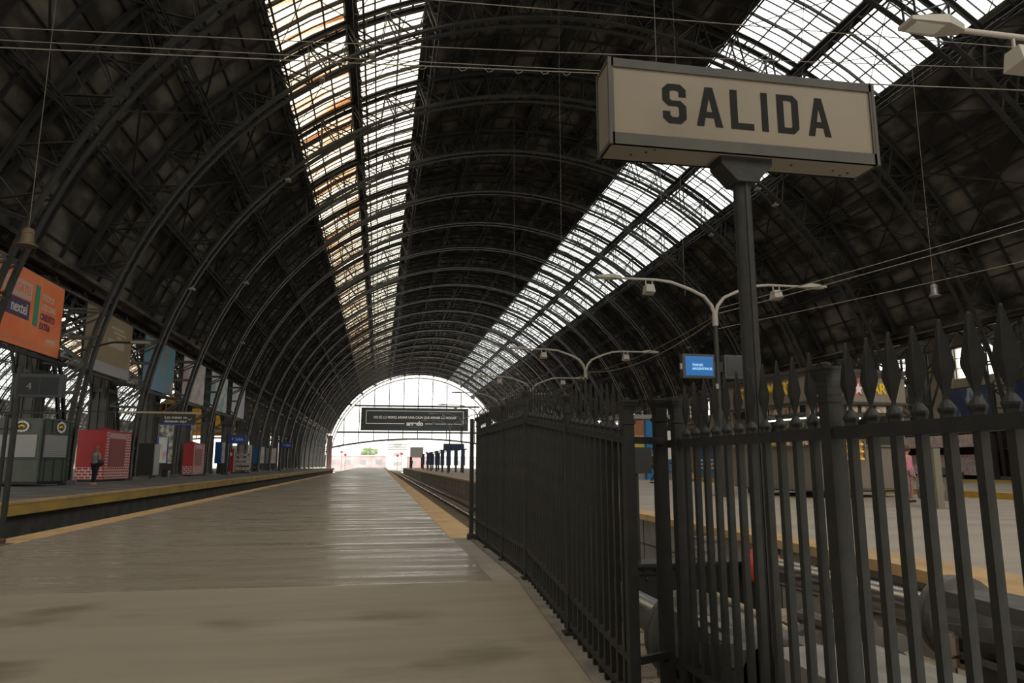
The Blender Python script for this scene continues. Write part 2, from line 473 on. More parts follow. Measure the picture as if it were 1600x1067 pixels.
def make_roof(cx, first):
    if not first:
        return
    m = MB()
    for a, b in ((-PHI_E, -SKY_OUT), (-SKY_IN, SKY_IN), (SKY_OUT, PHI_E)):
        vault_strip(m, a, b, RS, .1, cx, YS, YE + 3)
    roof = struct(m.build('ceiling', BOARD))
    # purlins along the hall and rafters following the curve, one grid
    m = MB()
    phi = -69.0
    while phi <= 69.1:
        ap = abs(phi)
        if not (SKY_IN - .5 < ap < SKY_OUT + .5):
            p = arc(phi, RS - .06, 0, cx)
            up = (math.sin(math.radians(phi)), 0, math.cos(math.radians(phi)))
            m.bar((p.x, YS, p.z), (p.x, YE + 3, p.z), .07, .12, up)
        phi += 3.0
    for i in range(len(RIBS) - 1):
        for k in (1, 2, 3):
            y = RIBS[i] + BAY * k / 4
            for a, b in ((-PHI_E, -SKY_OUT), (-SKY_OUT, -SKY_IN), (-SKY_IN, SKY_IN), (SKY_IN, SKY_OUT), (SKY_OUT, PHI_E)):
                arc_bar(m, a, b, RS - .20, .09, .16, y, cx)
    m.build('rafter_grid', STEELB, roof)
    # wind bracing crossing each bay
    m = MB()
    for i in range(len(RIBS) - 1):
        ya, yb = RIBS[i] + .4, RIBS[i + 1] - .4
        for a, b in zip(GIRD[:-1], GIRD[1:]):
            th = .035 if SKY_IN - 2 < abs((a + b) / 2) < SKY_OUT + 1 else .085
            m.bar(arc(a, RS - .34, ya, cx), arc(b, RS - .34, yb, cx), th, th)
            m.bar(arc(a, RS - .34, yb, cx), arc(b, RS - .34, ya, cx), th, th)
    m.build('wind_bracing', STEELB, roof)
    for g in GIRD:
        m = MB()
        deep = 1.0
        rt, rb = RS - .22, RS - .22 - deep
        up = (math.sin(math.radians(g)), 0, math.cos(math.radians(g)))
        w = .52 if abs(g) in (29.4, 0) else .26
        p, q = arc(g, rt, 0, cx), arc(g, rb, 0, cx)
        for dx in (-w / 2, w / 2):
            o = Vector((math.cos(math.radians(g)), 0, -math.sin(math.radians(g)))) * dx
            m.bar((p.x + o.x, YS, p.z + o.z), (p.x + o.x, YE + 3, p.z + o.z), .09, .10, up)
            m.bar((q.x + o.x, YS, q.z + o.z), (q.x + o.x, YE + 3, q.z + o.z), .09, .08, up)
        y = RIBS[0]; k = 0
        while y < YE - .1:
            st = BAY / 8
            a, b = (p, q) if k % 2 else (q, p)
            m.bar((a.x, y, a.z), (b.x, min(YE, y + st), b.z), .05, .07)
            if k % 2: m.bar((p.x, y, p.z), (q.x, y, q.z), .05, .05)
            y += st; k += 1
        if abs(g) in (29.4, 0):
            o = Vector((math.cos(math.radians(g)), 0, -math.sin(math.radians(g)))) * .26
            m.bar((p.x, YS, p.z), (p.x, YE + 3, p.z), .5, .05, up)
            for sg in (-1, 1): m.bar((p.x + sg * o.x, YS, p.z + sg * o.z), (p.x + sg * o.x, YE + 3, p.z + sg * o.z), .16, .26, up)
        m.build('lattice_girder', STEELB, roof)
    return roof
roof = make_roof(CX, True)
wn = 0
GLASSES = []
for (a, b, gm, lab) in ((-SKY_OUT, -SKY_MID, GL_L, 'l1'), (-SKY_MID, -SKY_IN, GL_LR, 'l2'), (SKY_IN, SKY_MID, GL_R, 'r1'), (SKY_MID, SKY_OUT, GL_R, 'r2')):
    wn += 1
    m = MB(); vault_strip(m, a, b, RS + .02, .012, CX, YS, YE + 3)
    g = struct(m.build('window_%d' % wn, gm))
    m = MB()
    nb = int((YE + 3 - YS) / (BAY / 14))
    for i in range(nb):
        arc_bar(m, a, b, RS - .01, .045, .07, YS + i * BAY / 14, CX, 4.0)
    for t in (.33, .66):
        ph = a + (b - a) * t
        p = arc(ph, RS - .08, 0, CX)
        m.bar((p.x, YS, p.z), (p.x, YE + 3, p.z), .07, .10, (math.sin(math.radians(ph)), 0, math.cos(math.radians(ph))))
    m.build('glazing_bars', STEELB, g)
    GLASSES.append(g)
# the neighbouring hall's vault reuses the same shapes
m = MB()
for a, b in ((-PHI_E, -65), (-45, -SKY_OUT), (-SKY_IN, SKY_IN), (SKY_OUT, PHI_E)):
    vault_strip(m, a, b, RS, .1, CX, YS, YE + 3)
roof2 = m.mesh('ceiling', BOARD)
wn += 1
m = MB(); vault_strip(m, -65, -45, RS + .02, .012, CX2, YS, YE + 3)
g = struct(m.build('window_%d' % wn, GL_R))
m = MB()
for i in range(int((YE + 3 - YS) / (BAY / 10))):
    arc_bar(m, -65, -45, RS - .01, .05, .08, YS + i * BAY / 10, CX2, 5.0)
for ph in (-60, -55, -50):
    p = arc(ph, RS - .08, 0, CX2); m.bar((p.x, YS, p.z), (p.x, YE + 3, p.z), .09, .12)
m.build('glazing_bars', STEELB, g)
for o in [roof] + GLASSES:
    c = copy_tree(o)
    if o is roof: c.data = roof2
    c.location.x += CX2 - CX
    if o is not roof:
        wn += 1; c.name = 'window_%d' % wn
    else:
        c.name = 'ceiling.001'

# ------------------------------------------------------------ arch trusses
def truss_meshes():
    out = {}
    TW = .38
    m = MB()   # inner chord: twin riveted strips
    for y in (-TW, TW):
        for s in (-1, 1):
            # straight foot then curve
            m.bar((CX + s * RI, y, 0.0), (CX + s * RI, y, CZ), .24, .03, (1, 0, 0))
            m.bar((CX + s * (RI + .08), y, 0.0), (CX + s * (RI + .08), y, CZ), .02, .17, (1, 0, 0))
        n = 60
        for i in range(n):
            a, b = -90 + 180 * i / n, -90 + 180 * (i + 1) / n
            mid = math.radians((a + b) / 2); up = (math.sin(mid), 0, math.cos(mid))
            m.bar(arc(a, RI, y), arc(b, RI, y), .29, .04, up)
            m.bar(arc(a, RI + .09, y), arc(b, RI + .09, y), .02, .17, up)
        # rivets
        n = 420
        for i in range(n):
            a = math.radians(-90 + 180 * i / n)
            rad = Vector((math.sin(a), 0, math.cos(a))); tan = Vector((math.cos(a), 0, -math.sin(a)))
            for dy in (-.07, .07):
                p = Vector((CX, y + dy, CZ)) + rad * (RI - .015)
                q = .022
                m.add([p - tan * q + Vector((0, -q, 0)), p + tan * q + Vector((0, -q, 0)), p + tan * q + Vector((0, q, 0)), p - tan * q + Vector((0, q, 0)), p - rad * .02],
                      [(0, 1, 4), (1, 2, 4), (2, 3, 4), (3, 0, 4)])
    for i in range(46):
        a = -88 + 176 * i / 45
        mid = math.radians(a)
        p = arc(a, RI + .06, 0)
        m.bar(p + Vector((0, -TW, 0)), p + Vector((0, TW, 0)), .09, .05, (math.sin(mid), 0, math.cos(mid)))
    out['inner_chord'] = m
    m = MB()
    PE = 70
    for y in (-TW, TW):
        n = 44
        for i in range(n):
            a, b = -PE + 2 * PE * i / n, -PE + 2 * PE * (i + 1) / n
            mid = math.radians((a + b) / 2); up = (math.sin(mid), 0, math.cos(mid))
            m.bar(arc(a, RO - .1, y), arc(b, RO - .1, y), .36, .05, up)
            m.bar(arc(a, RO - .2, y), arc(b, RO - .2, y), .025, .2, up)
    for i in range(30):
        a = -PE + 2 * PE * i / 29
        p = arc(a, RO - .14, 0); mid = math.radians(a)
        m.bar(p + Vector((0, -TW, 0)), p + Vector((0, TW, 0)), .10, .05, (math.sin(mid), 0, math.cos(mid)))
    out['outer_chord'] = m
    m = MB()
    for y in (-TW, TW):
        st = 5.0; k = 0; a = -PE
        while a < PE - .1:
            m.bar(arc(a, RI + .1, y), arc(a, RO - .15, y), .07, .12, (0, 1, 0))
            b = a + st / 2
            m.bar(arc(a, RO - .2, y), arc(b, RI + .12, y), .05, .12, (0, 1, 0))
            m.bar(arc(b, RI + .12, y), arc(a + st, RO - .2, y), .05, .12, (0, 1, 0))
            a += st
        m.bar(arc(PE, RI + .1, y), arc(PE, RO - .15, y), .05, .09, (0, 1, 0))
    # cross lacing between the two planes
    a = -PE; k = 0
    while a < PE:
        s = 1 if k % 2 else -1
        m.bar(arc(a, RI + .12, -TW * s), arc(a + 2.5, RO - .2, TW * s), .04, .04)
        a += 5; k += 1
    out['web'] = m
    for side, nm in ((-1, 'left'), (1, 'right')):
        m = MB()
        xo = CX + side * 27.0          # column centre line
        # legs of the web between inner chord and column
        zz = [4.2, 5.5, 6.8, 8.1, 9.4]
        def xin(z):
            return CX + side * math.sqrt(max(0, RI * RI - (z - CZ) ** 2)) if z > CZ else CX + side * RI
        xc = xo - side * .55
        for y in (-TW, TW):
            for i in range(len(zz) - 1):
                z0, z1 = zz[i], zz[i + 1]
                m.bar((xin(z0), y, z0), (xc, y, z0), .04, .09)
                if i % 2: m.bar((xin(z0), y, z0), (xc, y, z1), .04, .09)
                else: m.bar((xc, y, z0), (xin(z1), y, z1), .04, .09)
        # panelled box column
        m.box(xo - .42, xo + .42, -.50, .50, 0, 9.6)
        for y in (-.5, -.17, .17, .5):
            for s in (-1, 1):
                m.cbox((xo + s * .46, y, 4.8), (.10, .06, 9.6))
        for s in (-1, 1):
            m.cbox((xo, s * .54, 4.8), (.86, .07, 9.6)) if False else None
            for x in (-.42, 0, .42):
                m.cbox((xo + x, s * .54, 4.8), (.06, .10, 9.6))
        m.cbox((xo, 0, .15), (1.1, 1.25, .3)); m.cbox((xo, 0, 5.1), (1.1, 1.2, .18)); m.cbox((xo, 0, 9.45), (1.3, 1.4, .3))
        # foot of the inner chord
        m.cbox((CX + side * RI, 0, .1), (.34, 1.05, .2))
        # V struts up to the valley girder
        for s in (-1, 1):
            for x in (-.35, .35):
                m.bar((xo + x, s * .5, 4.6), (xo + x, s * 3.0, 9.3), .10, .12)
                m.bar((xo + x, s * .5, 7.3), (xo + x, s * 1.9, 7.3), .06, .08)
        out['column_' + nm] = m
    return {k: v.shift((-CX, 0, 0)).mesh(k, COL_LIT if k.startswith('column') else STEEL) for k, v in out.items()}
TM = truss_meshes()
for i, y in enumerate(RIBS):
    if y < 9: continue
    n = i - 1
    lab = 'dark riveted steel arch with twin ribs spanning the hall, %s from the camera' % ORD[n]
    t = thing('steel_arch', lab, 'arch', (CX, y, 0), 0, 'steel arches of the great hall')
    for k, me in TM.items():
        nm = 'column' if k.startswith('column') else k
        o = bpy.data.objects.new(nm, me); COL.objects.link(o); o.parent = t
for i, y in enumerate(RIBS):
    if y < 18: continue
    t = thing('steel_arch', 'grey steel arch of the neighbouring hall, seen between the columns on the left', 'arch', (CX2, y, 0), 0, 'steel arches of the neighbouring hall')
    for k, me in TM.items():
        if k == 'column_right': continue
        nm = 'column' if k.startswith('column') else k
        o = bpy.data.objects.new(nm, me); COL.objects.link(o); o.parent = t

# valley between the halls, eaves girders, side roofs
m = MB()
m.box(-18.0, -14.2, YS, YE + 3, 9.75, 9.95)
struct(m.build('ceiling', BOARD))
m = MB()
for x in (-16.5, -15.5, 37.6):
    for z in (8.6, 9.65):
        m.bar((x, YS, z), (x, YE, z), .14, .14)
    y = RIBS[0]; k = 0
    while y < YE - 1:
        st = BAY / 8
        za, zb = (8.6, 9.65) if k % 2 else (9.65, 8.6)
        m.bar((x, y, za), (x, y + st, zb), .06, .08)
        y += st; k += 1
for i in range(len(RIBS) - 1):
    for s in (0, 1):
        for x in (-16.5, 37.6):
            y0 = RIBS[i] + .6 if s == 0 else RIBS[i + 1] - .6
            yc = RIBS[i] + BAY / 2
            pts = [(x, y0 + (yc - y0) * t, 6.9 + 1.7 * math.sin(t * PI / 2)) for t in (0, .2, .4, .6, .8, 1)]
            for a, b in zip(pts[:-1], pts[1:]): m.bar(a, b, .10, .10)
struct(m.build('trim_5', STEEL))
m = MB()
m.add([(36.2, YS, 9.7), (41.2, YS, 10.9), (41.2, YE, 10.9), (36.2, YE, 9.7), (36.2, YS, 9.85), (41.2, YS, 11.05), (41.2, YE, 11.05), (36.2, YE, 9.85)],
      [(0, 3, 2, 1), (4, 5, 6, 7), (0, 1, 5, 4), (1, 2, 6, 5), (2, 3, 7, 6), (3, 0, 4, 7)])
struct(m.build('ceiling', BOARD))

# side walls with windows
def window_wall(name, x, th, z1, wz0, wz1, wy0, wy1, ribs, msign):
    global wn
    m = MB()
    m.box(x, x + th, YS, YE, -1.3, wz0); m.box(x, x + th, YS, YE, wz1, z1)
    ys = YS
    for y in ribs:
        m.box(x, x + th, ys, y + wy0, wz0, wz1); ys = y + wy1
    m.box(x, x + th, ys, YE, wz0, wz1)
    for y in ribs:
        m.box(x - .25 * msign, x, y - .6, y + .6, 0, z1 - .5)
        m.box(x - .08 * msign, x, y + .6, y + BAY - .6, 6.1, 6.35)
    w = struct(m.build(name, WALLB))
    wn += 1
    m = MB()
    for y in ribs: m.box(x + th * .5, x + th * .5 + .02, y + wy0, y + wy1, wz0, wz1)
    g = struct(m.build('window_%d' % wn, GL_C))
    m = MB()
    for y in ribs:
        for k in range(0, 7):
            yy = y + wy0 + (wy1 - wy0) * k / 6
            wd = .22 if k in (2, 4) else .05
            m.cbox((x + th * .45, yy, (wz0 + wz1) / 2), (.07, wd, wz1 - wz0))
        for k in range(0, 4):
            m.cbox((x + th * .45, y + (wy0 + wy1) / 2, wz0 + (wz1 - wz0) * k / 3), (.06, wy1 - wy0, .05))
    m.build('glazing_bars', STEEL, g)
window_wall('wall_right', 40.4, .4, 11.0, 6.9, 9.1, 3.0, 8.2, [y for y in RIBS if y < 205], 1)
window_wall('wall_left', -71.4, .4, 11.0, 2.4, 5.2, 3.0, 6.0, [y for y in RIBS if y < 205], -1)
# wall of the concourse behind the camera, with a tall glazed arch above it
m = MB(); m.box(-71, 41, YS - .5, YS, -1.3, 9.0); struct(m.build('wall_back', WALLB))

# the open far end: tympanum grid, ties, mullions
def tympanum(cx, full=True):
    m = MB()
    z_lo = 10.1
    for s in (-1, 1):
        for k in range(0, 6):
            x = k * 4.33 * s
            zt = CZ + math.sqrt(max(1, 25.4 ** 2 - x * x))
            zb = 8.2 - 2.6 * (x / 25) ** 2
            if k or s > 0: m.bar((cx + x, YE, zb - (6 if k % 2 else 0) * 0), (cx + x, YE, zt), .24, .24)
    z = 6.5
    while z < 26:
        hw = math.sqrt(max(0, 25.4 ** 2 - (z - CZ) ** 2))
        m.bar((cx - hw, YE, z), (cx + hw, YE, z), .09, .09)
        z += 2.3
    for zz, h in ((18.0, .5), (10.1, .5)):
        hw = math.sqrt(25.4 ** 2 - (zz - CZ) ** 2)
        m.bar((cx - hw, YE, zz), (cx + hw, YE, zz), .3, h)
    pts = [(cx + x, YE, 8.2 - 2.6 * (x / 25) ** 2) for x in [-25 + 50 * i / 16 for i in range(17)]]
    for a, b in zip(pts[:-1], pts[1:]): m.bar(a, b, .3, .5)
    for s in (-1, 1):
        m.bar((cx + s * 4.3, YE, 25), (cx + s * 9, YE, 18), .07, .07)
        m.bar((cx + s * 13, YE, 18), (cx + s * 20, YE, 10.1), .07, .07)
    return m
global_end = tympanum(CX)
wn += 1
gm = MB()
pts = [(CX + 25.3 * math.sin(a), CZ + 25.3 * math.cos(a)) for a in [math.radians(-72 + 144 * i / 24) for i in range(25)]]
gm.prism(pts, YE + .1, YE + .12, 'xz')
g_end = struct(gm.build('window_%d' % wn, GL_C))
global_end.build('glazing_bars', STEEL, g_end)
c = copy_tree(g_end); c.location.x += CX2 - CX; wn += 1; c.name = 'window_%d' % wn
c.data = c.data.copy(); c.data.materials[0] = glass_mat('amber_end_glass', (0.26, 0.18, 0.06), (0.06, 0.04, 0.02), 0.45)
m = MB(); m.box(-71, -52.5, YE - .4, YE - .1, -1.2, 12.0); m.box(-42, -34, YE - .4, YE - .1, -1.2, 6.0); struct(m.build('wall_end', BOARD))
# red-brown end piers
m = MB()
for x in (-14.6, 36.6): m.box(x - .7, x + .7, YE - .5, YE + .5, -1.2, 9.0)
struct(m.build('trim_6', mat('rusty_red_steel', (0.16, 0.06, 0.05), .6)))

# ------------------------------------------------------------ outdoors beyond the hall, glare and haze put into the building colours
m = MB(); m.box(-300, 300, 219, 700, -1.6, -1.25); struct(m.build('floor', OUTG))
def far_box(name, label, x0, x1, y, d, h, mt, roofm=None, rows=0, cols=0):
    t = thing(name, label, 'building', ((x0 + x1) / 2, y, -1.25))
    hw = (x1 - x0) / 2
    MB().box(-hw, hw, 0, d, 0, h).build('wall', mt, t)
    MB().box(-hw - .3, hw + .3, -.3, d + .3, h, h + .5).build('roof', roofm or mt, t)
    for r in range(rows):
        for c_ in range(cols):
            x = -hw + (c_ + .5) * 2 * hw / cols; z = (r + .5) * h / rows
            MB().cbox((x, -.02, z), (2 * hw / cols * .4, .1, h / rows * .4)).build('window', mat('hazed_far_window', (.5, .5, .52), .5), t)  # pane colour lightened for the distance haze
    return t
far_box('apartment_building', 'tall white building beyond the open end of the hall', 3.6, 12, 330, 12, 12.4, WBLD, None, 3, 1)
far_box('station_building', 'long pinkish low building across the tracks beyond the hall', -32, 3.0, 345, 10, 5.6, PBLD, WBLD, 1, 5)
far_box('brick_building', 'reddish building right of the white one beyond the hall', 12.8, 24, 340, 10, 5.0, mat('hazed_red_facade', (.7, .5, .48), .8), None, 1, 2)  # haze put into the facade red
far_box('white_shed', 'low white shed behind the signal posts beyond the hall', 24.6, 60, 335, 10, 5.0, WBLD, None, 1, 5)
t = thing('tree', 'green tree rising above the low pinkish building in the distance', 'tree', (-5, 362, -1.25))
MB().tube([(0, 0, 0), (0, 0, 6)], .35, 8).build('trunk', WOOD, t)
m = MB()
for k in range(26):
    a = random.random() * 6.3; r = random.random() * 3.6
    m.sph((r * math.cos(a) * 1.25, r * math.sin(a), 7.2 + random.uniform(-1.4, 2.2) * (1 - r / 5)), random.uniform(.9, 1.7), 8, 6)
m.build('foliage', LEAF, t)
# overhead line portal and its clutter
t = thing('overhead_line_portal', 'thin grey portal frame over the tracks beyond the hall', 'portal', (0, 262, -1.25))
m = MB()
for x in (-20, 40): m.bar((x, 0, 0), (x, 0, 8.4), .3, .3)
m.build('post', GRYM, t)
m = MB()
for z in (7.1, 7.9): m.bar((-20, 0, z), (40, 0, z), .15, .15)
for k in range(60): m.bar((-20 + k, 0, 7.1 if k % 2 else 7.9), (-19 + k, 0, 7.9 if k % 2 else 7.1), .07, .07)
m.build('crossbeam', GRYM, t)
REDL = mat('red_signal_light', (.6, .02, .02), .5, emit=(1.0, .03, .04), estr=1.2)
sgl = [(-11.84, 235, 4.5, 'leftmost red railway signal, beside the left end platform'),
       (-10.6, 233, 3.7, 'shorter red railway signal second from the left'),
       (5.6, 235, 3.4, 'lower red railway signal in front of the white building'),
       (6.95, 237, 4.0, 'taller red railway signal in front of the white building'),
       (14.9, 235, 4.4, 'red railway signal just right of the grey platform hut'),
       (16.0, 233, 3.6, 'rightmost red railway signal beside the blue shelters')]
def signal(x, y, h, label):
    t = thing('railway_signal', label, 'signal', (x, y, -1.25), 0, 'red signals at the end of the platforms')
    MB().tube([(0, 0, 0), (0, 0, h + .6)], .11, 8).build('post', WBLD, t)
    MB().lathe([(.42, -.04), (.42, .04)], (0, -.14, h + 1.25), 14, 'y').build('backing_disc', BLK, t)
    MB().lathe([(.30, -.05), (.30, .0)], (0, -.2, h + 1.25), 14, 'y').build('lamp', REDL, t)
    MB().cbox((0, 0, h + 1.2), (.35, .2, .5)).build('housing', DGR, t)
for s in sgl: signal(*s)

# ------------------------------------------------------------ tracks
def track(x0, third, label, y0, y1, sl=False):
    t = thing('railway_track', label, 'track', (x0, y0, -1.15))
    L = y1 - y0
    for dx in (-.84, .84) + ((third,) if third else ()):
        m = MB(); m.mat(0)
        m.box(dx - .07, dx + .07, 0, L, 0.0, .02); m.box(dx - .012, dx + .012, 0, L, .02, .11)
        m.mat(1); m.box(dx - .035, dx + .035, 0, L, .10, .135)
        m.build('third_rail' if dx == third else 'rail', [RAILM, RAILT], t)
    if sl:
        me = MB().box(-1.3, 1.3, 0, .24, -.02, .03).mesh('sleeper', WOOD)
        for k in range(80):
            o = bpy.data.objects.new('sleeper', me); COL.objects.link(o); o.parent = t; o.location = (0, k * .62, 0)
        m = MB()
        for k in range(80, int(L / .62)): m.box(-1.3, 1.3, k * .62, k * .62 + .24, -.02, .03)
        o = m.build('sleeper', WOOD, t); o['kind'] = 'stuff'
    return t
track(2.67, 1.60, 'railway track in the pit right of the central platform', 1.6, 228, True)
track(-6.8, None, 'railway track in the pit left of the central platform', 7.0, 228)
track(18.2, None, 'railway track beyond the kiosk platform on the right', 2.0, 228)

# ------------------------------------------------------------ iron fence
def picket_meshes():
    b = MB().cbox((0, 0, .62), (.026, .026, 1.36)).mesh('picket', FENCE)   # from -.06 to 1.30
    c = MB()
    c.lathe([(.019, 1.31), (.019, 1.345), (.024, 1.356), (.024, 1.362), (.018, 1.372), (.012, 1.38), (.008, 1.386)], (0, 0, 0), 12)
    s = MB()
    # flat four-sided spear blade in the plane of the fence (local y)
    prof = [(1.382, .012), (1.396, .010), (1.468, .043), (1.480, .043), (1.600, .007), (1.607, .001)]
    vs = []; fs = []
    for z, w in prof:
        th = .004 + w * .14
        vs += [(0, -w, z), (th, 0, z), (0, w, z), (-th, 0, z)]
    for i in range(len(prof) - 1):
        for k in range(4):
            k2 = (k + 1) % 4
            fs.append((i * 4 + k, i * 4 + k2, (i + 1) * 4 + k2, (i + 1) * 4 + k))
    fs += [(3, 2, 1, 0), tuple(range(len(vs) - 4, len(vs)))]
    s.add(vs, fs)
    return b, c.mesh('collar', FENCE), s.mesh('spearhead', FENCE)
PB, PC, PS = picket_meshes()
def add_picket(par, x, y, z, rz=0):
    o = bpy.data.objects.new('picket', PB); COL.objects.link(o); o.parent = par; o.location = (x, y, z); o.rotation_euler = (0, 0, rz)
    for nm, me in (('collar', PC), ('spearhead', PS)):
        c = bpy.data.objects.new(nm, me); COL.objects.link(c); c.parent = o
def post_mesh(h, w=.052, cap=True):
    m = MB(); m.cbox((0, 0, h / 2), (w, w, h))
    if cap:
        m.cbox((0, 0, h - .10), (w + .012, w + .012, .02))
        pr = [(w * .52, 0), (w * .56, .02), (w * .76, .045), (w * .80, .06)]
        for (a, za), (b, zb) in zip(pr[:-1], pr[1:]):
            vs = [(-a, -a, h - .06 + za), (a, -a, h - .06 + za), (a, a, h - .06 + za), (-a, a, h - .06 + za), (-b, -b, h - .06 + zb), (b, -b, h - .06 + zb), (b, b, h - .06 + zb), (-b, b, h - .06 + zb)]
            m.add(vs, [(3, 2, 1, 0), (4, 5, 6, 7), (0, 1, 5, 4), (1, 2, 6, 5), (2, 3, 7, 6), (3, 0, 4, 7)])
        m.cbox((0, 0, h + .004), (w * 1.75, w * 1.75, .010))
        m.lathe([(.012, 0), (.012, .008), (.004, .014)], (0, 0, h + .012), 8)
    return m.mesh('post', FENCE)
FX = 1.235
RAILH = 1.33
t = thing('iron_fence', 'black iron railing with spearheads running along the platform edge towards the gate posts', 'fence', (FX, 3.5, 0))
posts = [(9.18, 1.52), (8.31, 1.52), (7.22, 1.52), (6.06, 1.55), (4.68, 1.52), (3.50, 1.50)]
for y, h in posts:
    o = bpy.data.objects.new('post', post_mesh(h)); COL.objects.link(o); o.parent = t; o.location = (0, y - 3.5, ground_z(y))
m = MB(); mm = MB(); m3 = MB()
for (ya, yb) in zip([p[0] for p in posts][:-1], [p[0] for p in posts][1:]):
    for mb_, z, w, h in ((m, RAILH - .02, .034, .038), (mm, .25, .034, .03), (m3, .075, .034, .03)):
        mb_.bar((0, ya - 3.5, ground_z(ya) + z), (0, yb - 3.5, ground_z(yb) + z), w, h)
# the short return across to the gate posts carries no pickets
for mb_, z in ((m, RAILH - .02), (mm, .25)):
    mb_.bar((0, 0, ground_z(3.5) + z), (.222, .10, ground_z(3.5) + z), .022, .036)
m.build('top_rail', FENCE, t); mm.build('middle_rail', FENCE, t); m3.build('bottom_rail', FENCE, t)
nb = 0
for (ya, yb) in zip([p[0] for p in posts][:-1], [p[0] for p in posts][1:]):
    n = int(round(abs(ya - yb) / .108))
    for k in range(1, n):
        y = ya + (yb - ya) * k / n
        add_picket(t, 0, y - 3.5, ground_z(y))
# feet
for y, h in posts[:-1]:
    MB().cbox((0, y - 3.5, ground_z(y) + .01), (.10, .10, .03)).build('foot_plate', FENCE, t)
# kerb below the fence
m = MB()
m.add([(1.15, 3.5, -.45), (1.32, 3.5, -.45), (1.32, 6.06, -.2), (1.15, 6.06, -.2), (1.15, 3.5, ground_z(3.5) + .012), (1.32, 3.5, ground_z(3.5) + .012), (1.32, 6.06, .012), (1.15, 6.06, .012)],
      [(0, 3, 2, 1), (4, 5, 6, 7), (0, 1, 5, 4), (1, 2, 6, 5), (2, 3, 7, 6), (3, 0, 4, 7)])
m.box(1.15, 1.32, 6.06, 9.3, -.2, .012)
struct(m.build('trim_7', mat('kerb_concrete', (.22, .19, .155), .8, col2=(.12, .11, .095), nscale=6)))
# thin tube post closing the fence
t = thing('fence_end_post', 'slim round iron post standing alone at the far end of the railing', 'post', (1.17, 9.32, 0))
MB().tube([(0, 0, 0), (0, 0, 1.52)], .028, 10).build('shaft', FENCE, t)
MB().lathe([(.055, 0), (.055, .06), (.035, .08)], (0, 0, 0), 12).build('base', FENCE, t)
MB().lathe([(.038, 0), (.038, .03)], (0, 0, .33), 12).build('collar', FENCE, t)

# fence in the foreground
BZ = -.265
t = thing('iron_fence', 'nearest black iron railing with large spearheads in the right foreground', 'fence', (1.5, 3.58, BZ))
for y in (3.49, 2.20, .88):
    o = bpy.data.objects.new('post', post_mesh(1.53, .056)); COL.objects.link(o); o.parent = t; o.location = (0, y - 3.58, 0)
L = 3.62 - .84
MB().bar((0, 0, RAILH - .015), (0, -L, RAILH - .015), .040, .040).build('top_rail', FENCE, t)
MB().bar((0, 0, .25), (0, -L, .25), .034, .03).build('middle_rail', FENCE, t)
MB().bar((0, 0, .075), (0, -L, .075), .034, .03).build('bottom_rail', FENCE, t)
for (ya, yb, n) in ((3.49, 2.20, 12), (2.20, .88, 13)):
    for k in range(1, n):
        add_picket(t, 0, ya + (yb - ya) * k / n - 3.58, 0)
o = bpy.data.objects.new('gate_post', post_mesh(1.51, .060)); COL.objects.link(o); o.location = (1.455, 3.62, ground_z(3.62))
tag(o, 'square iron gate post standing beside the first post of the nearest railing', 'post')
MB().cbox((1.62, 2.98, -.30), (.3, .3, .06)).build('footing', CONC); bpy.data.objects['footing']['kind'] = 'structure'; bpy.data.objects['footing'].name = 'trim_8'

# ------------------------------------------------------------ SALIDA sign
a = .006
t = thing('exit_sign', 'cream lightbox sign reading SALIDA on a tall dark pole behind the railing', 'sign', (1.672, 3.02, 0), .0)
L_, H_, D_, ZB = 1.36, .423, .18, 2.385
m = MB(); m.tube([(0, 0, -.29), (0, 0, ZB - .06)], .041, 16)
m.box(-.006, .006, -.046, -.03, -.29, ZB - .06)
m.build('pole', FENCE, t)
m = MB(); m.mat(0)
m.prism([(-.05, ZB - .12), (.05, ZB - .12), (.13, ZB - .035), (.13, ZB), (-.13, ZB), (-.13, ZB - .035)], -.06, .06, 'xz')
m.build('bracket', FENCE, t)
m = MB()
m.box(-L_ / 2, L_ / 2, -D_ / 2, D_ / 2, ZB, ZB + .012)
for x in (-.55, -.49, -.46, -.12, .26, .5, .57, .59):
    m.mat(1); m.lathe([(.006, -.004), (.006, 0)], (x, random.uniform(-.06, .06), ZB), 8); m.mat(0)
m.build('bottom_panel', [BEIGE, BLK], t)
m = MB()
fr = .012
y = -D_ / 2
for yy in (-D_ / 2 - .004, D_ / 2 - .014):
    m.box(-L_ / 2, L_ / 2, yy, yy + .018, ZB + H_ - .042, ZB + H_); m.box(-L_ / 2, L_ / 2, yy, yy + .018, ZB, ZB + .055)
    m.box(-L_ / 2, -L_ / 2 + .018, yy, yy + .018, ZB, ZB + H_); m.box(L_ / 2 - .02, L_ / 2, yy, yy + .018, ZB, ZB + H_)
m.box(-L_ / 2, L_ / 2, -D_ / 2, D_ / 2, ZB + H_ - .012, ZB + H_)
for s in (-1, 1):
    for yy in (-D_ / 2 - .006, D_ / 2 - .009): m.box(s * L_ / 2 - .008, s * L_ / 2 + .008, yy, yy + .015, ZB - .002, ZB + H_ + .002)
    for zz in (ZB, ZB + H_ - .015): m.box(s * L_ / 2 - .0075, s * L_ / 2 + .0075, -D_ / 2 + .009, D_ / 2 - .009, zz, zz + .014)
m.build('frame', SIGNF, t)
m = MB(); m.box(-L_ / 2 + .016, L_ / 2 - .016, -D_ / 2 + .004, -D_ / 2 + .010, ZB + .05, ZB + H_ - .04)
m.box(-L_ / 2 + .016, L_ / 2 - .016, D_ / 2 - .012, D_ / 2 - .006, ZB + .05, ZB + H_ - .04)
fp = m.build('face_panel', CREAM, t)
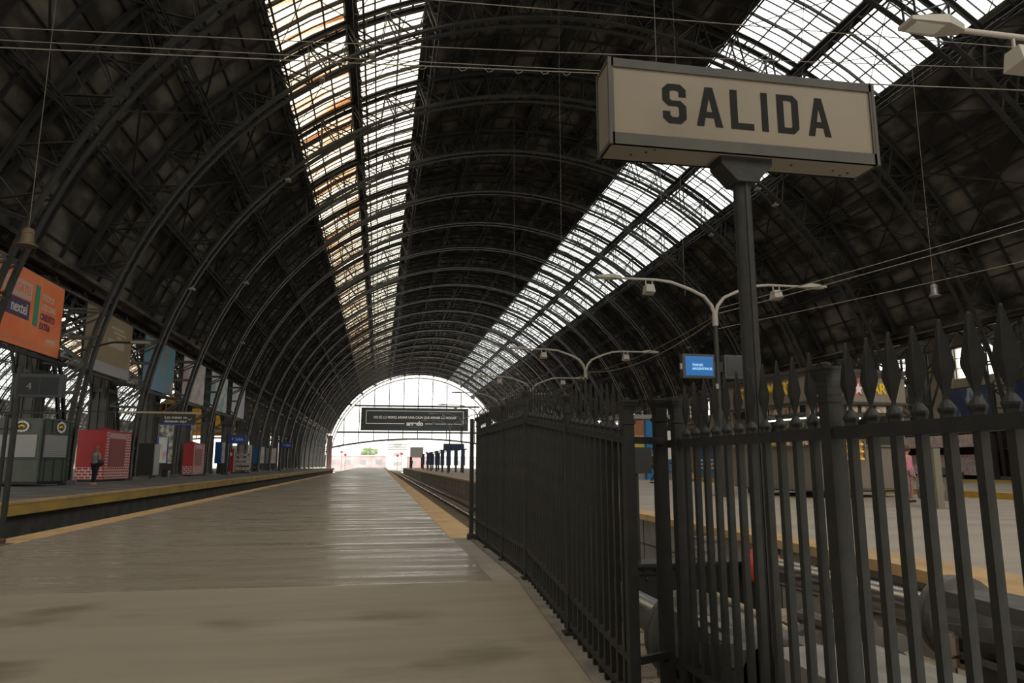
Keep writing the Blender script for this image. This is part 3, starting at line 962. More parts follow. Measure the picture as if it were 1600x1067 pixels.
MB().box(-L_ / 2 - .003, -L_ / 2 + .003, -D_ / 2 + .012, D_ / 2 - .012, ZB + .014, ZB + H_ - .014).build('side_panel', BEIGE, t)
m = MB()
m.box(L_ / 2 - .003, L_ / 2 + .003, -D_ / 2 + .012, D_ / 2 - .012, ZB + .014, ZB + H_ - .014)
m.build('side_panel', BEIGE, t)
LET = {'S': [[(.55, .68), (.55, .87), (.42, 1), (.13, 1), (0, .87), (0, .57), (.13, .44), (.34, .44), (.38, .40), (.38, .21), (.34, .16), (.21, .16), (.17, .21), (.17, .30), (0, .30), (0, .13), (.13, 0), (.42, 0), (.55, .13), (.55, .45), (.42, .58), (.21, .58), (.17, .62), (.17, .80), (.21, .84), (.34, .84), (.38, .80), (.38, .68)]],
       'A': [[(0, 0), (.17, 0), (.21, .22), (.41, .22), (.45, 0), (.62, 0), (.40, 1), (.22, 1)], [(.24, .37), (.38, .37), (.31, .74)]],
       'L': [[(0, 0), (.55, 0), (.55, .16), (.17, .16), (.17, 1), (0, 1)]],
       'I': [[(0, 0), (.17, 0), (.17, 1), (0, 1)]],
       'D': [[(0, 0), (.42, 0), (.55, .13), (.55, .87), (.42, 1), (0, 1)], [(.17, .15), (.34, .15), (.38, .19), (.38, .81), (.34, .85), (.17, .85)]]}
def letter(ch, x, z, w, h, par, side=-1):
    cu = bpy.data.curves.new('letter', 'CURVE'); cu.dimensions = '2D'; cu.fill_mode = 'BOTH'; cu.extrude = .0012
    wd = max(p[0] for p in LET[ch][0])
    for loop in LET[ch]:
        sp = cu.splines.new('POLY'); sp.points.add(len(loop) - 1); sp.use_cyclic_u = True
        for i, p in enumerate(loop): sp.points[i].co = (p[0] / wd * w, p[1] * h, 0, 1)
    tmp = bpy.data.objects.new('tmp', cu); COL.objects.link(tmp)
    me = bpy.data.meshes.new_from_object(tmp.evaluated_get(bpy.context.evaluated_depsgraph_get()))
    bpy.data.objects.remove(tmp); bpy.data.curves.remove(cu)
    me.materials.clear(); me.materials.append(INK)
    o = bpy.data.objects.new('letter', me); COL.objects.link(o); o.parent = par
    o.location = (x, -D_ / 2 + .003, z); o.rotation_euler = (PI / 2, 0, 0)
k = .00104
for ch, x0, x1 in (('S', -407, -295), ('A', -247, -120), ('L', -80, 33), ('I', 73, 105), ('D', 152, 260), ('A', 307, 423)):
    letter(ch, x0 * k, ZB + .125, (x1 - x0) * k, .198, fp)

# ------------------------------------------------------------ hydraulic buffers in the pit
def buffer(x, yhead, yfl, ytail, label, redhead):
    t = thing('hydraulic_buffer', label, 'buffer', (x, yfl, -1.15))
    zc = 1.12
    MB().tube([(0, 0, zc), (0, yhead - yfl, zc)], .108, 28).build('plunger_rod', CHROME, t)
    m = MB(); m.lathe([(.12, -.06), (.185, -.03), (.185, .04), (.12, .06)], (0, yhead - yfl, zc), 28, 'y')
    m.build('buffer_head', BUFR if redhead else CAST, t)
    m = MB(); m.lathe([(.25, .0), (.262, -.01), (.262, -.055), (.25, -.06), (.25, -.075), (.266, -.08), (.266, -.13), (.2, -.14)], (0, 0.03, zc), 36, 'y')
    for k in range(12):
        a_ = 2 * PI * k / 12
        m.lathe([(.014, .0), (.014, .05)], (.235 * math.cos(a_), .0, zc + .235 * math.sin(a_)), 6, 'y')
    m.build('flange', CAST, t)
    # cast body: round barrel under a tapering boxy top with webs
    m = MB()
    tl = ytail - yfl
    m.lathe([(.19, -.1), (.205, -.3), (.21, tl * .5), (.21, tl)], (0, 0, zc), 24, 'y')
    m.add([(-.17, -.10, zc - .05), (.17, -.10, zc - .05), (.17, -.10, zc + .19), (-.17, -.10, zc + .19), (-.21, tl, zc - .2), (.21, tl, zc - .2), (.21, tl, zc + .17), (-.21, tl, zc + .17)],
          [(0, 1, 2, 3), (7, 6, 5, 4), (0, 4, 5, 1), (1, 5, 6, 2), (2, 6, 7, 3), (3, 7, 4, 0)])
    m.box(-.245, -.20, tl, -.12, zc - .17, zc - .14); m.box(.20, .245, tl, -.12, zc - .17, zc - .14)
    m.add([(-.235, -.12, zc - .0), (-.17, -.12, zc - .0), (-.2, tl, zc + .2), (-.25, tl, zc + .2), (-.235, -.12, zc - .08), (-.17, -.12, zc - .08), (-.2, tl, zc + .1), (-.25, tl, zc + .1)],
          [(0, 1, 2, 3), (7, 6, 5, 4), (0, 4, 5, 1), (1, 5, 6, 2), (2, 6, 7, 3), (3, 7, 4, 0)])
    m.build('cast_body', CAST, t)
    m = MB(); m.box(-.22, .22, tl + .02, -.35, 0, zc - .18)
    m.build('pedestal', PITD, t)
    # relief lettering: raised plate and lines of characters
    MB().cbox((0, tl * .55, zc + .19), (.26, .30, .01)).build('nameplate', CASTL, t)
    return t
bl = buffer(1.78, 6.70, 4.10, 3.1, 'left hydraulic buffer with a polished plunger, half behind the gate posts', False)
brb = buffer(3.69, 6.66, 4.28, 2.7, 'right hydraulic buffer with a red head and a long polished plunger', True)
m = MB(); m.box(1.68, 2.08, 2.2, 3.08, -1.15, .15)
tag(m.build('anchor_block', CASTL), 'pale grey anchor block behind the left buffer, just beyond the railing', 'block')
# valve on each buffer
for par, x, y in ((bl, -.12, -.62), (brb, -.30, -.28)):
    m = MB(); m.lathe([(.035, -.18), (.035, -.12), (.05, -.12), (.05, -.07), (.032, -.07), (.032, -.05), (.055, -.05), (.055, .05), (.04, .055), (.036, .07), (.02, .075)], (x, y, 1.15 - .12), 12)
    m.build('valve', BRASS, par)
# crosshead beam
t = thing('buffer_beam', 'black riveted steel beam lying across the track behind the polished plungers', 'beam', (2.65, 6.95, -1.15))
m = MB(); m.box(-1.35, 1.2, -.10, .10, .62, 1.14); m.box(-1.38, 1.23, -.17, .17, 1.12, 1.15); m.box(-1.38, 1.23, -.125, .125, 1.05, 1.12)
for k in range(22):
    x = -1.3 + k * .118
    m.sph((x, -.128, 1.085), .014, 8, 5); m.sph((x + .04, -.102, 1.0), .016, 8, 5)
m.build('web', mat('black_beam', (.012, .012, .011), .4), t)
m = MB(); m.box(-1.2, -1.0, -.08, .08, 0, .62); m.box(.85, 1.05, -.08, .08, 0, .62)
m.build('support', BLK, t)
t = thing('metal_housing', 'small grey metal housing with stacked plates on the black beam', 'housing', (3.28, 6.93, .0))
MB().box(-.14, .12, -.08, .08, 0, .03).build('base', GRYM, t)
m = MB(); m.box(-.15, .10, -.09, .09, .20, .225); m.box(-.11, -.07, -.06, .06, .03, .2); m.box(.02, .06, -.06, .06, .03, .2); m.box(-.15, .0, -.09, .09, .1, .125)
m.build('plates', GRYM, t)
t = thing('marker_board', 'small square dark board on a slim post above the black beam', 'sign', (2.54, 6.98, 0))
MB().tube([(0, 0, 0), (0, 0, .86)], .022, 10).build('post', FENCE, t)
MB().cbox((.02, -.03, .98), (.26, .03, .26)).build('board', BLK, t)
# large bolted cylinder between the buffers
t = thing('pressure_cylinder', 'broad grey cylinder with a bolted clamp ring between the two buffers', 'cylinder', (2.50, 3.85, -1.15))
MB().lathe([(.30, .04), (.37, .0), (.38, -1.9)], (0, 0, .80), 36, 'y').build('barrel', CASTL, t)
m = MB(); m.lathe([(.36, .03), (.44, .02), (.44, -.05), (.38, -.06), (.38, -.10), (.44, -.11), (.44, -.18), (.37, -.19)], (0, 0, .80), 36, 'y')
for k in range(14):
    a_ = 2 * PI * k / 14
    m.lathe([(.045, -.24), (.045, .07)], (.45 * math.cos(a_), 0, .80 + .45 * math.sin(a_)), 10, 'y')
m.build('clamp_ring', CAST, t)
MB().box(-.3, .3, -1.2, -.3, 0, .5).build('cradle', CONC, t)
# pipes, duct block and grating
t = thing('hose_pipe', 'pale pipe running along the pit towards the grating', 'pipe', (0, 0, 0))
m = MB(); m.tube([(3.22, 6.75, -.30), (3.2, 5.7, -.33), (3.16, 4.6, -.42), (3.2, 3.6, -.5)], .035, 10)
m.tube([(3.30, 6.70, -.42), (3.28, 5.6, -.47), (3.24, 4.4, -.56)], .028, 10)
m.build('pipe', PIPE, t)
m = MB()
for y in (6.0, 4.8): m.box(3.1, 3.36, y, y + .08, -1.15, -.50)
m.build('bracket', CONC, t)
m = MB(); m.box(3.98, 4.5, 4.75, 7.6, -1.15, -.66); m.box(4.0, 4.42, 4.8, 7.5, -.66, -.60)
tag(m.build('cable_duct', mat('duct_concrete', (.36, .30, .215), .85, col2=(.2, .165, .12), nscale=7, bump=.4)), 'rough tan concrete cable duct beside the right buffer', 'duct')
t = thing('metal_grating', 'yellow metal walkway grating at the bottom right of the pit', 'grating', (4.1, 4.35, -.62))
m = MB(); m.box(-.75, .75, -.03, .0, 0, .06); m.box(-.75, .75, -.5, -.47, 0, .06); m.box(-.75, -.72, -.5, 0, 0, .06); m.box(.72, .75, -.5, 0, 0, .06)
m.build('frame', GRATE, t)
m = MB()
for k in range(30):
    x = -.72 + k * .05; m.bar((x, -.03, .045), (x + .02, -.47, .045), .008, .03)
for k in range(4): m.bar((-.72, -.1 - k * .1, .045), (.72, -.1 - k * .1, .045), .008, .03)
m.build('bars', GRATE, t)
m = MB(); m.box(-.7, -.6, -.45, -.05, -.53, 0); m.box(.6, .7, -.45, -.05, -.53, 0); m.build('leg', GRATE, t)

# ------------------------------------------------------------ twin-arm lamp posts
def lamp_post(x, y, label, full=True):
    t = thing('lamp_post', label, 'lamp', (x, y, 0), 0, 'twin-armed lamp posts down the kiosk platform')
    m = MB(); m.tube([(0, 0, 0), (0, 0, 1.0), (0, 0, 4.2), (0, 0, 5.05)], [.10, .09, .075, .06], 12); m.build('pole', STEEL, t)
    MB().lathe([(.17, 0), (.17, .08), (.11, .14)], (0, 0, 0), 12).build('base', STEEL, t)
    MB().lathe([(.085, 5.0), (.09, 5.25), (.07, 5.45)], (0, 0, 0), 12).build('joint', LAMPG, t)
    for s in (-1, 1):
        pts = [(0, 0, 5.3), (s * .10, 0, 5.62), (s * .32, 0, 5.88), (s * .75, 0, 6.08), (s * 1.35, 0, 6.28), (s * 1.8, 0, 6.33), (s * 3.0, 0, 6.33)]
        MB().tube(pts, [.055, .055, .05, .05, .045, .04, .035], 10).build('arm', LAMPG, t)
        m = MB(); m.mat(0)
        m.add([(s * 2.9, -.06, 6.30), (s * 2.9, .06, 6.30), (s * 2.9, .06, 6.38), (s * 2.9, -.06, 6.38), (s * 3.2, -.16, 6.30), (s * 3.2, .16, 6.30), (s * 3.2, .16, 6.42), (s * 3.2, -.16, 6.42),
               (s * 3.7, -.13, 6.31), (s * 3.7, .13, 6.31), (s * 3.7, .13, 6.36), (s * 3.7, -.13, 6.36)],
              [(0, 1, 2, 3), (0, 4, 5, 1), (1, 5, 6, 2), (2, 6, 7, 3), (3, 7, 4, 0), (4, 8, 9, 5), (5, 9, 10, 6), (6, 10, 11, 7), (7, 11, 8, 4), (11, 10, 9, 8)])
        h = m.build('lamp_head', LAMPG, t)
        MB().cbox((s * 3.42, 0, 6.302), (.4, .2, .012)).build('lens', LENS, h)
        m = MB()
        cx_ = s * 2.05
        m.add([(cx_ - .14, -.16, 5.93), (cx_ + .14, -.16, 5.93), (cx_ + .17, .13, 5.88), (cx_ - .17, .13, 5.88), (cx_ - .12, -.09, 6.17), (cx_ + .12, -.09, 6.17), (cx_ + .13, .12, 6.15), (cx_ - .13, .12, 6.15)],
              [(0, 3, 2, 1), (4, 5, 6, 7), (0, 1, 5, 4), (1, 2, 6, 5), (2, 3, 7, 6), (3, 0, 4, 7)])
        m.bar((cx_ - .1, 0, 6.15), (cx_ - .1, 0, 6.33), .03, .03); m.bar((cx_ + .1, 0, 6.15), (cx_ + .1, 0, 6.33), .03, .03)
        m.build('floodlight', LAMPG, t)
    return t
for x, y, lab in ((9.75, 19.6, 'nearest whole twin-armed lamp post, carrying the blue screen on the kiosk platform'),
                  (9.6, 33.0, 'second twin-armed lamp post, seen just above the railing'),
                  (9.3, 44.2, 'third twin-armed lamp post, above the railing corner'),
                  (9.0, 55.0, 'fourth twin-armed lamp post, in front of the end arch'),
                  (8.9, 67, 'fifth twin-armed lamp post, small before the dark banner'),
                  (8.8, 79, 'sixth twin-armed lamp post, small before the dark banner'),
                  (8.7, 92, 'farthest twin-armed lamp post, tiny before the dark banner')):
    lamp_post(x, y, lab)
lamp_post(9.95, 7.1, 'closest lamp post, only its left arm reaching in at the top right corner')

# ------------------------------------------------------------ information screens
t = thing('information_screen', 'lit blue information screen hanging from the nearest whole lamp post', 'screen', (9.12, 19.5, 3.42), 0)
MB().box(-.50, .50, 0, .22, 0, .70).build('housing', DGR, t)
MB().box(-.42, .44, -.012, -.002, .06, .63).build('display', SCRN, t)
TXT = mat('screen_text', (.35, .6, .85), .5, emit=(.35, .62, .95), estr=.6)
text_obj('caption', 'TRENES', .10, TXT, t, .002, (-.22, -.016, .37), align='LEFT', bold=.002)
text_obj('caption', 'ARGENTINOS', .10, TXT, t, .002, (-.22, -.016, .26), align='LEFT', bold=.002)
MB().box(-.56, -.50, .03, .10, .25, .42).build('speaker', LAMPG, t)
MB().bar((.5, .11, .35), (.60, .11, .35), .06, .3).build('bracket', STEEL, t)
t = thing('information_screen', 'dark switched-off information screen right of the blue one, behind the sign pole', 'screen', (10.48, 19.5, 3.42), 0)
MB().box(-.55, .55, 0, .22, 0, .70).build('housing', DGR, t)
MB().box(-.48, .48, -.012, -.002, .06, .63).build('display', SCRD, t)
MB().bar((-.69, .11, .35), (-.55, .11, .35), .06, .3).build('bracket', STEEL, t)
m = MB(); m.cbox((0, 0, .05), (.09, .09, .14)); m.cbox((0, -.05, .06), (.06, .03, .06))
o = m.build('camera_unit', LAMPG); o.location = (9.62, 19.45, 3.12); tag(o, 'small beige sensor box fixed below the blue screen', 'camera')
# left: post with monitor
t = thing('monitor_post', 'dark slim post at the left picture edge carrying a small dark monitor', 'post', (-4.47, 9.9, 0))
MB().tube([(0, 0, 0), (0, 0, 2.15)], .035, 12).build('post', FENCE, t)
MB().tube([(-.09, 0, .0), (-.09, 0, 1.55)], .024, 10).build('rail_post', FENCE, t)
MB().lathe([(.05, 0), (.05, .04), (.04, .06)], (0, 0, 0), 12).build('base', mat('post_foot', (.08, .02, .02), .6), t)
m = MB(); m.box(-.04, .52, -.03, .05, 1.77, 2.06); m.mat(1); m.box(.02, .24, -.034, -.03, 1.80, 2.02); m.box(.255, .46, -.034, -.03, 1.80, 2.02)
m.build('monitor', [mat('monitor_case', (.03, .04, .045), .4), SCRD], t)
m = MB(); m.box(-.3, .5, -.012, .012, 1.56, 1.585); m.box(-.3, .05, -.012, .012, 1.36, 1.38); m.build('crossbar', FENCE, t)
text_obj('numeral', '4', .13, GRYM, t, .001, (.13, -.036, 1.90))

# ------------------------------------------------------------ the snack kiosk
t = thing('snack_kiosk', 'grey metal snack kiosk with yellow lettering and a red star on the right platform', 'kiosk', (11.85, 18.35, 0), math.radians(5.5))
KW, KD, KH = 3.15, 3.9, 3.50
m = MB(); m.box(.0, KW, 0, .12, .22, 1.42); m.box(0, .12, 0, KD, .22, 1.42); m.box(KW - .12, KW, 0, KD, .22, 2.35); m.box(0, KW, KD - .12, KD, .22, 2.35)
m.box(-.03, .14, -.03, .14, .22, 2.6); m.box(KW - .12, KW + .02, -.03, .14, .22, 2.6); m.box(-.03, .12, KD - .12, KD, .22, 2.6)
m.box(0, KW, 0, KD, .2, .26)
m.build('body', STAIN, t)
m = MB(); m.box(-.10, KW + .04, -.10, .16, 1.42, 1.47); m.box(-.10, .16, -.10, KD, 1.42, 1.47); m.build('counter', GRYM, t)
m = MB(); m.box(-.10, KW + .10, -.10, KD + .05, 2.62, KH); m.mat(1)
for z in (2.62, KH - .1):
    m.box(-.14, KW + .14, -.14, -.09, z, z + .07); m.box(-.14, -.09, -.14, KD, z, z + .07)
m.box(-.16, KW + .16, -.16, KD + .1, KH, KH + .12)
m.build('fascia', [STAIN, SIGNF], t)
m = MB(); m.box(.1, KW - .1, .06, .10, 2.38, 2.60); m.box(.06, .10, .1, KD - .1, 2.38, 2.60); m.build('menu_strip', BLK, t)
MENU = print_mat('menu_pictures', [(0, (.05, .03, .02)), (.45, (.35, .25, .15)), (.55, (.7, .62, .5)), (.7, (.3, .06, .03))], 5, (1, 1, 1))
for k in range(5):
    x = .3 + k * .5
    MB().box(x, x + .36, .045, .056, 2.40, 2.58).build('menu_board', MENU, t)
    MB().box(.045, .056, x + .2, x + .62, 2.40, 2.58).build('menu_board', MENU, t)
for ax in (0, 1):
    L0 = KW if ax == 0 else KD
    for w_, s_, off in (('STAR', 1, -.62), ('MART', 1, .66)):
        loc = (1.58 + off * 1.05, -.115, 3.06) if ax == 0 else (-.115, 1.92 - off * 1.22, 3.10)
        rot = (PI / 2, 0, 0) if ax == 0 else (PI / 2, 0, -PI / 2)
        text_obj('lettering', w_, .42 if ax == 0 else .52, YLET, t, .015, loc, rot, bold=.012, sx=.9)
    # star
    pts = []
    for k in range(10):
        r_ = .24 if k % 2 == 0 else .10
        pts.append((r_ * math.sin(k * PI / 5), r_ * math.cos(k * PI / 5)))
    m = MB()
    if ax == 0:
        m.mat(0).prism([(1.58 + p[0], 3.08 + p[1] * 1.25) for p in pts], -.112, -.10, 'xz')
        m.mat(1).prism([(1.60 + p[0] * .7, 3.06 + p[1] * .8) for p in pts], -.122, -.112, 'xz')
    else:
        m.mat(0).prism([(1.92 + p[0] * 1.2, 3.08 + p[1] * 1.25) for p in pts], -.112, -.10, 'yz')
        m.mat(1).prism([(1.90 + p[0] * .85, 3.06 + p[1] * .8) for p in pts], -.122, -.112, 'yz')
    m.build('star', [mat('star_red', (.5, .02, .03), .5), WHT], t)
m = MB(); m.box(.3, 1.9, .22, .27, 2.22, 2.26); m.box(.22, .27, .4, 3.2, 2.22, 2.26); m.build('light_tube', TUBE, t)
m = MB(); m.box(1.1, KW - .2, 1.6, 1.7, 1.0, 2.5); m.box(1.6, 1.7, 1.0, KD - .2, 1.0, 2.5); m.build('inner_wall', mat('kiosk_inside', (.35, .33, .25), .7, col2=(.12, .1, .08), nscale=4), t)
for x in (.3, 2.5):
    for y_ in (.3, 3.5): MB().lathe([(.1, -.04), (.1, .04)], (x, y_, .1), 12, 'x').build('wheel', BLK, t)
MB().box(.1, KW - .1, .1, KD - .1, .16, .21).build('chassis', BLK, t)
GOOD = print_mat('packet_goods', [(0, (.08, .2, .05)), (.42, (.6, .5, .1)), (.5, (.75, .7, .55)), (.58, (.5, .12, .05)), (.7, (.1, .12, .4))], 4, (1, 1, 1), .5)
for k in range(6):
    MB().box(.16, .34, .5 + k * .52, .86 + k * .52, 1.47, 1.47 + (.30, .42, .24, .38, .28, .34)[k]).build('goods_stack', GOOD, t)
MB().box(1.2, 1.5, 1.45, 1.59, 1.7, 2.3).build('back_shelf', GOOD, t)
for k in range(3): MB().box(1.45, 1.59, 1.1, KD - .3, 1.35 + k * .36, 1.60 + k * .36).build('back_shelf', GOOD, t)
# display cabinet with trays of food standing in the right face
t = thing('food_display_case', 'glass display case of golden snacks let into the right side of the kiosk', 'display case', (12.42, 18.30, 1.0), math.radians(5.5))
m = MB(); m.box(-.02, 1.06, -.10, -.06, 0, .04); m.box(-.02, 1.06, -.10, .0, .58, .62); m.box(-.02, .02, -.10, .0, 0, .62); m.box(1.02, 1.06, -.10, .0, 0, .62)
for z in (.22, .42): m.box(0, 1.04, -.10, -.02, z, z + .012)
m.build('case', GRYM, t)
MB().box(0.0, 1.04, -.008, -.002, .0, .6).build('backing', mat('glowing_case_back', (.5, .3, .08), .6, emit=(1, .6, .2), estr=.12), t)  # backing given a faint glow of its own too
for j in range(3):
    for k_ in range(8):
        MB().sph((.09 + k_ * .125, -.055, .075 + j * .205), .042, 8, 6, (1.2, .8, .7)).build('snack', FOOD, t)

# blue screen-like booth and blue column kiosk further back
t = thing('ticket_booth', 'blue framed booth with white horizontal stripes beyond the platform kerb', 'booth', (20.9, 41.0, 0))
m = MB()
for y_ in (0, 1.4, 2.8, 4.2): m.box(0, .2, y_, y_ + .25, .25, 2.2)
m.box(0, .2, 0, 4.45, 2.0, 2.3); m.box(0, .2, 0, 4.45, .25, .5)
m.build('frame', mat('booth_blue', (.0, .20, .50), .45), t)
m = MB()
for z in (.6, .85, 1.1): m.box(.05, .12, .25, 4.2, z, z + .12)
m.build('stripe', WHT, t)
m = MB(); m.box(.14, .18, .2, 4.3, .5, 2.0); m.build('panel', GRYM, t)
MB().box(0, 1.6, 0, 4.45, 0, .25).build('base', CONC, t)
t = thing('newspaper_stall', 'stall with orange and yellow panels beside a bright blue column over the fence corner', 'stall', (16.6, 41.2, 0))
m = MB(); m.box(-2.6, 1.6, 0, 2, 3.6, 3.85); m.build('roof', GRYM, t)
m = MB(); m.box(-.95, -.4, -.1, .3, 0, 3.5); m.build('column', mat('column_blue', (.0, .16, .42), .45), t)
m = MB(); m.mat(0).box(-2.6, -1.0, .1, .2, 2.6, 3.5); m.mat(1).box(-2.6, -1.0, .1, .2, 1.8, 2.6); m.build('panel', [mat('orange_brown', (.32, .12, .06), .6), mat('stall_yellow', (.5, .42, .08), .6)], t)
m = MB(); m.mat(0).box(.0, 1.5, .1, .2, 1.2, 2.9); m.mat(1)
for z in (.4, .7, 1.0): m.box(0, 1.5, .05, .2, z, z + .14)
m.build('rack', [WHT, BLUE], t)
m = MB(); m.box(-2.6, 1.6, .2, 2, 0, .9); m.build('base', GRYM, t)

# newsstand along the right
MAG = print_mat('magazine_covers', [(0, (.10, .09, .09)), (.40, (.45, .40, .38)), (.48, (.5, .18, .16)), (.53, (.62, .58, .55)), (.62, (.15, .2, .3)), (.8, (.55, .5, .45))], 3.5, (1, 1, 1.5), .5, 5)
for ny, nl, nlab in ((28.9, 6.5, 'newsstand hung with magazines at the right picture edge beyond the yellow kerbs'), (37.3, 7.3, 'newsstand hung with magazines where the vendor in navy sits')):
  t = thing('newsstand', nlab, 'newsstand', (35.3, ny, 0))
  MB().box(.0, 2.0, 0, nl, 2.75, 2.95).build('roof', STEEL, t)
  MB().box(.9, 1.0, 0, nl, .3, 1.5).build('rack', MAG, t)
  MB().box(.0, .1, 0, nl, 1.95, 2.7).build('rack', MAG, t)
  MB().box(-.1, .8, .3, nl - .3, .25, .85).build('table', MAG, t)
  m = MB(); m.box(0, 1.9, 0, .15, 0, 2.8); m.box(0, 1.9, nl - .15, nl, 0, 2.8); m.box(1.9, 2.0, 0, nl, 0, 2.8); m.build('wall', mat('newsstand_dark', (.04, .03, .03), .7), t)
POST = print_mat('film_poster_print', [(0, (.01, .012, .03)), (.45, (.02, .03, .09)), (.55, (.05, .08, .17)), (.60, (.35, .25, .24)), (.66, (.30, .45, .55)), (.75, (.03, .04, .1))], .9, (1, 1, .6), .35)
for k_, (ya, lab) in enumerate(((37.1, 'dark blue poster with pale figures, left one above the newsstand'), (31.7, 'dark blue poster with pale figures, right one above the newsstand'))):
    t = thing('poster_panel', lab, 'poster', (36.2, ya, 3.7))
    MB().box(0, .1, 0, 4.1, 0, 2.0).build('frame', STEEL, t)
    MB().box(-.02, -.002, .08, 4.02, .08, 1.92).build('print', POST, t)
    m = MB(); m.bar((.05, .3, -1.0), (.05, .3, 0), .08, .08); m.bar((.05, 3.8, -1.0), (.05, 3.8, 0), .08, .08); m.bar((.05, .3, 2.0), (.05, .3, 6.0), .06, .06); m.build('hanger', STEEL, t)

# litter bin, bollard-like pillar
t = thing('litter_bin', 'round grey litter bin with a black bag folded over its rim', 'bin', (14.6, 16.7, 0))
MB().lathe([(.20, 0), (.22, .02), (.26, .72), (.25, .73)], (0, 0, 0), 20).build('drum', GRYM, t)
m = MB(); m.lathe([(.27, .60), (.31, .66), (.30, .80), (.27, .86), (.2, .84)], (0, 0, 0), 14); m.build('bag', mat('bin_bag', (.01, .01, .012), .25), t)
t = thing('access_pillar', 'slim beige metal pillar standing on the platform beside the crouching person', 'pillar', (11.75, 13.75, 0))
MB().box(-.08, .08, -.08, .08, 0.02, 1.22).build('shaft', mat('pillar_beige', (.20, .18, .135), .5), t)
MB().box(-.13, .13, -.13, .13, 0, .02).build('base', GRYM, t)
MB().box(-.085, .085, -.085, .085, 1.22, 1.27).build('cap', GRYM, t)

# grey hut and blue shelters at the far right platform
t = thing('platform_hut', 'pale grey box hut raised on dark legs far down the right platform', 'hut', (7.5, 150, 0))
MB().box(-1.3, 1.3, 0, 2.4, 2.2, 4.2).build('cabin', mat('hut_grey', (.75, .74, .72), .6), t)
m = MB()
for x in (-1.15, 1.15):
    for y_ in (.1, 2.2): m.box(x - .2, x + .2, y_ - .1, y_ + .1, 0, 2.2)
m.build('leg', DGR, t)
shel = [(9.0, 74), (8.9, 80), (8.8, 87), (8.7, 95), (8.9, 104), (8.8, 114)]
for i, (x, y_) in enumerate(shel):
    t = thing('platform_shelter', 'dark blue standing shelter on the right platform, %s from the camera' % ORD[i], 'shelter', (x, y_, 0), 0, 'blue shelters on the right platform')
    for k_ in range(2):
        MB().box(-2.3 + k_ * 1.5, -1.9 + k_ * 1.5, 0, .3, .75, 2.35).build('panel', BLUED, t)
        MB().box(-2.2 + k_ * 1.5, -2.0 + k_ * 1.5, .05, .2, 0, .75).build('leg', DGR, t)
    if i in (0,): MB().box(-2.6, -.5, 0, .5, 2.3, 2.95).build('fascia', BLUED, t)
    MB().box(-2.4, -.2, .05, .25, 2.35, 2.45).build('top_bar', BLUED, t)

# end banner
t = thing('advertising_banner', 'wide dark advertising banner hung across the open end of the hall', 'banner', (9.9, 214, 10.4))
MB().box(-15.6, 15.8, 0, .3, 0, 6.7).build('board', mat('banner_dark', (.022, .028, .026), .5), t)
m = MB()
for (x0, x1, z0, z1) in ((-14.2, 14.4, 5.70, 5.85), (-14.2, -14.05, 2.0, 5.8), (14.25, 14.4, 2.0, 5.8), (-14.2, -3.0, 2.0, 2.15), (3.0, 14.4, 2.0, 2.15)): m.box(x0, x1, -.06, -.01, z0, z1)
m.build('border', WHT, t)
text_obj('slogan', 'NO ES LO MISMO ARMAR UNA CASA QUE ARMAR UN HOGAR', 1.0, WHT, t, .02, (0.1, -.05, 3.85), sx=.86, bold=.012)
text_obj('brand_lettering', 'arredo', 1.75, WHT, t, .02, (0, -.05, 2.1), bold=.05)
text_obj('small_print', 'blanco moda casa', .5, mat('dim_print', (.2, .2, .2), .5), t, .02, (0, -.05, 1.05))
m = MB()
for x in (-14, -7, 0, 7, 14): m.bar((x, .15, 6.7), (x, .15, 7.5), .08, .08)
m.build('hanger', STEEL, t)

# ------------------------------------------------------------ billboards between the left columns
def billboard(y0, y1, label, mt, z0=5.5, z1=8.7):
    t = thing('billboard', label, 'billboard', (-14.2, (y0 + y1) / 2, z0), math.radians(90), 'hoardings hung between the left columns')
    w = (y1 - y0) / 2; h = z1 - z0
    m = MB(); m.box(-w, w, .0, .08, 0, h); m.build('frame', STEEL, t)
    p = MB().box(-w + .03, w - .03, -.02, -.002, .03, h - .03).build('print', mt, t)
    m = MB()
    for x in (-w + .3, w - .3): m.bar((x, .05, h), (x, .3, h + .5), .06, .06)
    m.bar((-w - .6, .12, h * .5), (w + .6, .12, h * .5), .08, .08); m.bar((-w - .9, .12, -.12), (w + 1.2, .12, -.12), .12, .16)
    m.build('support', STEEL, t)
    return t, w, h
ORG = mat('billboard_orange', (.92, .19, .04), .4, col2=(.95, .28, .10), nscale=.8)
t, w, h = billboard(28.5, 34.6, 'large orange advertising billboard at the left, lettered in white and purple', ORG)
# local +x runs down the hall (to the right in the photograph)
def flat(par, x0, x1, z0, z1, mt, nm='colour_block', d=.03):
    return MB().box(x0, x1, -d, -.021, z0, z1).build(nm, mt, par)
PUR = mat('billboard_purple', (.055, .02, .10), .4)
flat(t, -2.2, .05, 1.95, 2.65, mat('billboard_pale', (.62, .45, .38), .4), 'white_block')
flat(t, -2.2, .0, 1.15, 1.90, PUR, 'purple_block')
flat(t, .35, .75, 1.05, 2.75, mat('billboard_green', (.02, .28, .15), .4), 'green_block')
text_obj('lettering', 'CARGATE!', .50, ORG, t, .003, (-1.05, -.035, 2.30), bold=.01, sx=.85)
text_obj('lettering', 'nextel', .62, WHT, t, .003, (-.85, -.035, 1.52), bold=.01, sx=.85)
text_obj('lettering', 'con', .2, WHT, t, .003, (-1.85, -.035, 1.58))
text_obj('lettering', 'TODOS', .38, WHT, t, .003, (.95, -.03, 2.35), align='LEFT', sx=.85)
text_obj('lettering', 'LOS DIAS', .38, WHT, t, .003, (.95, -.03, 1.95), align='LEFT', sx=.85)
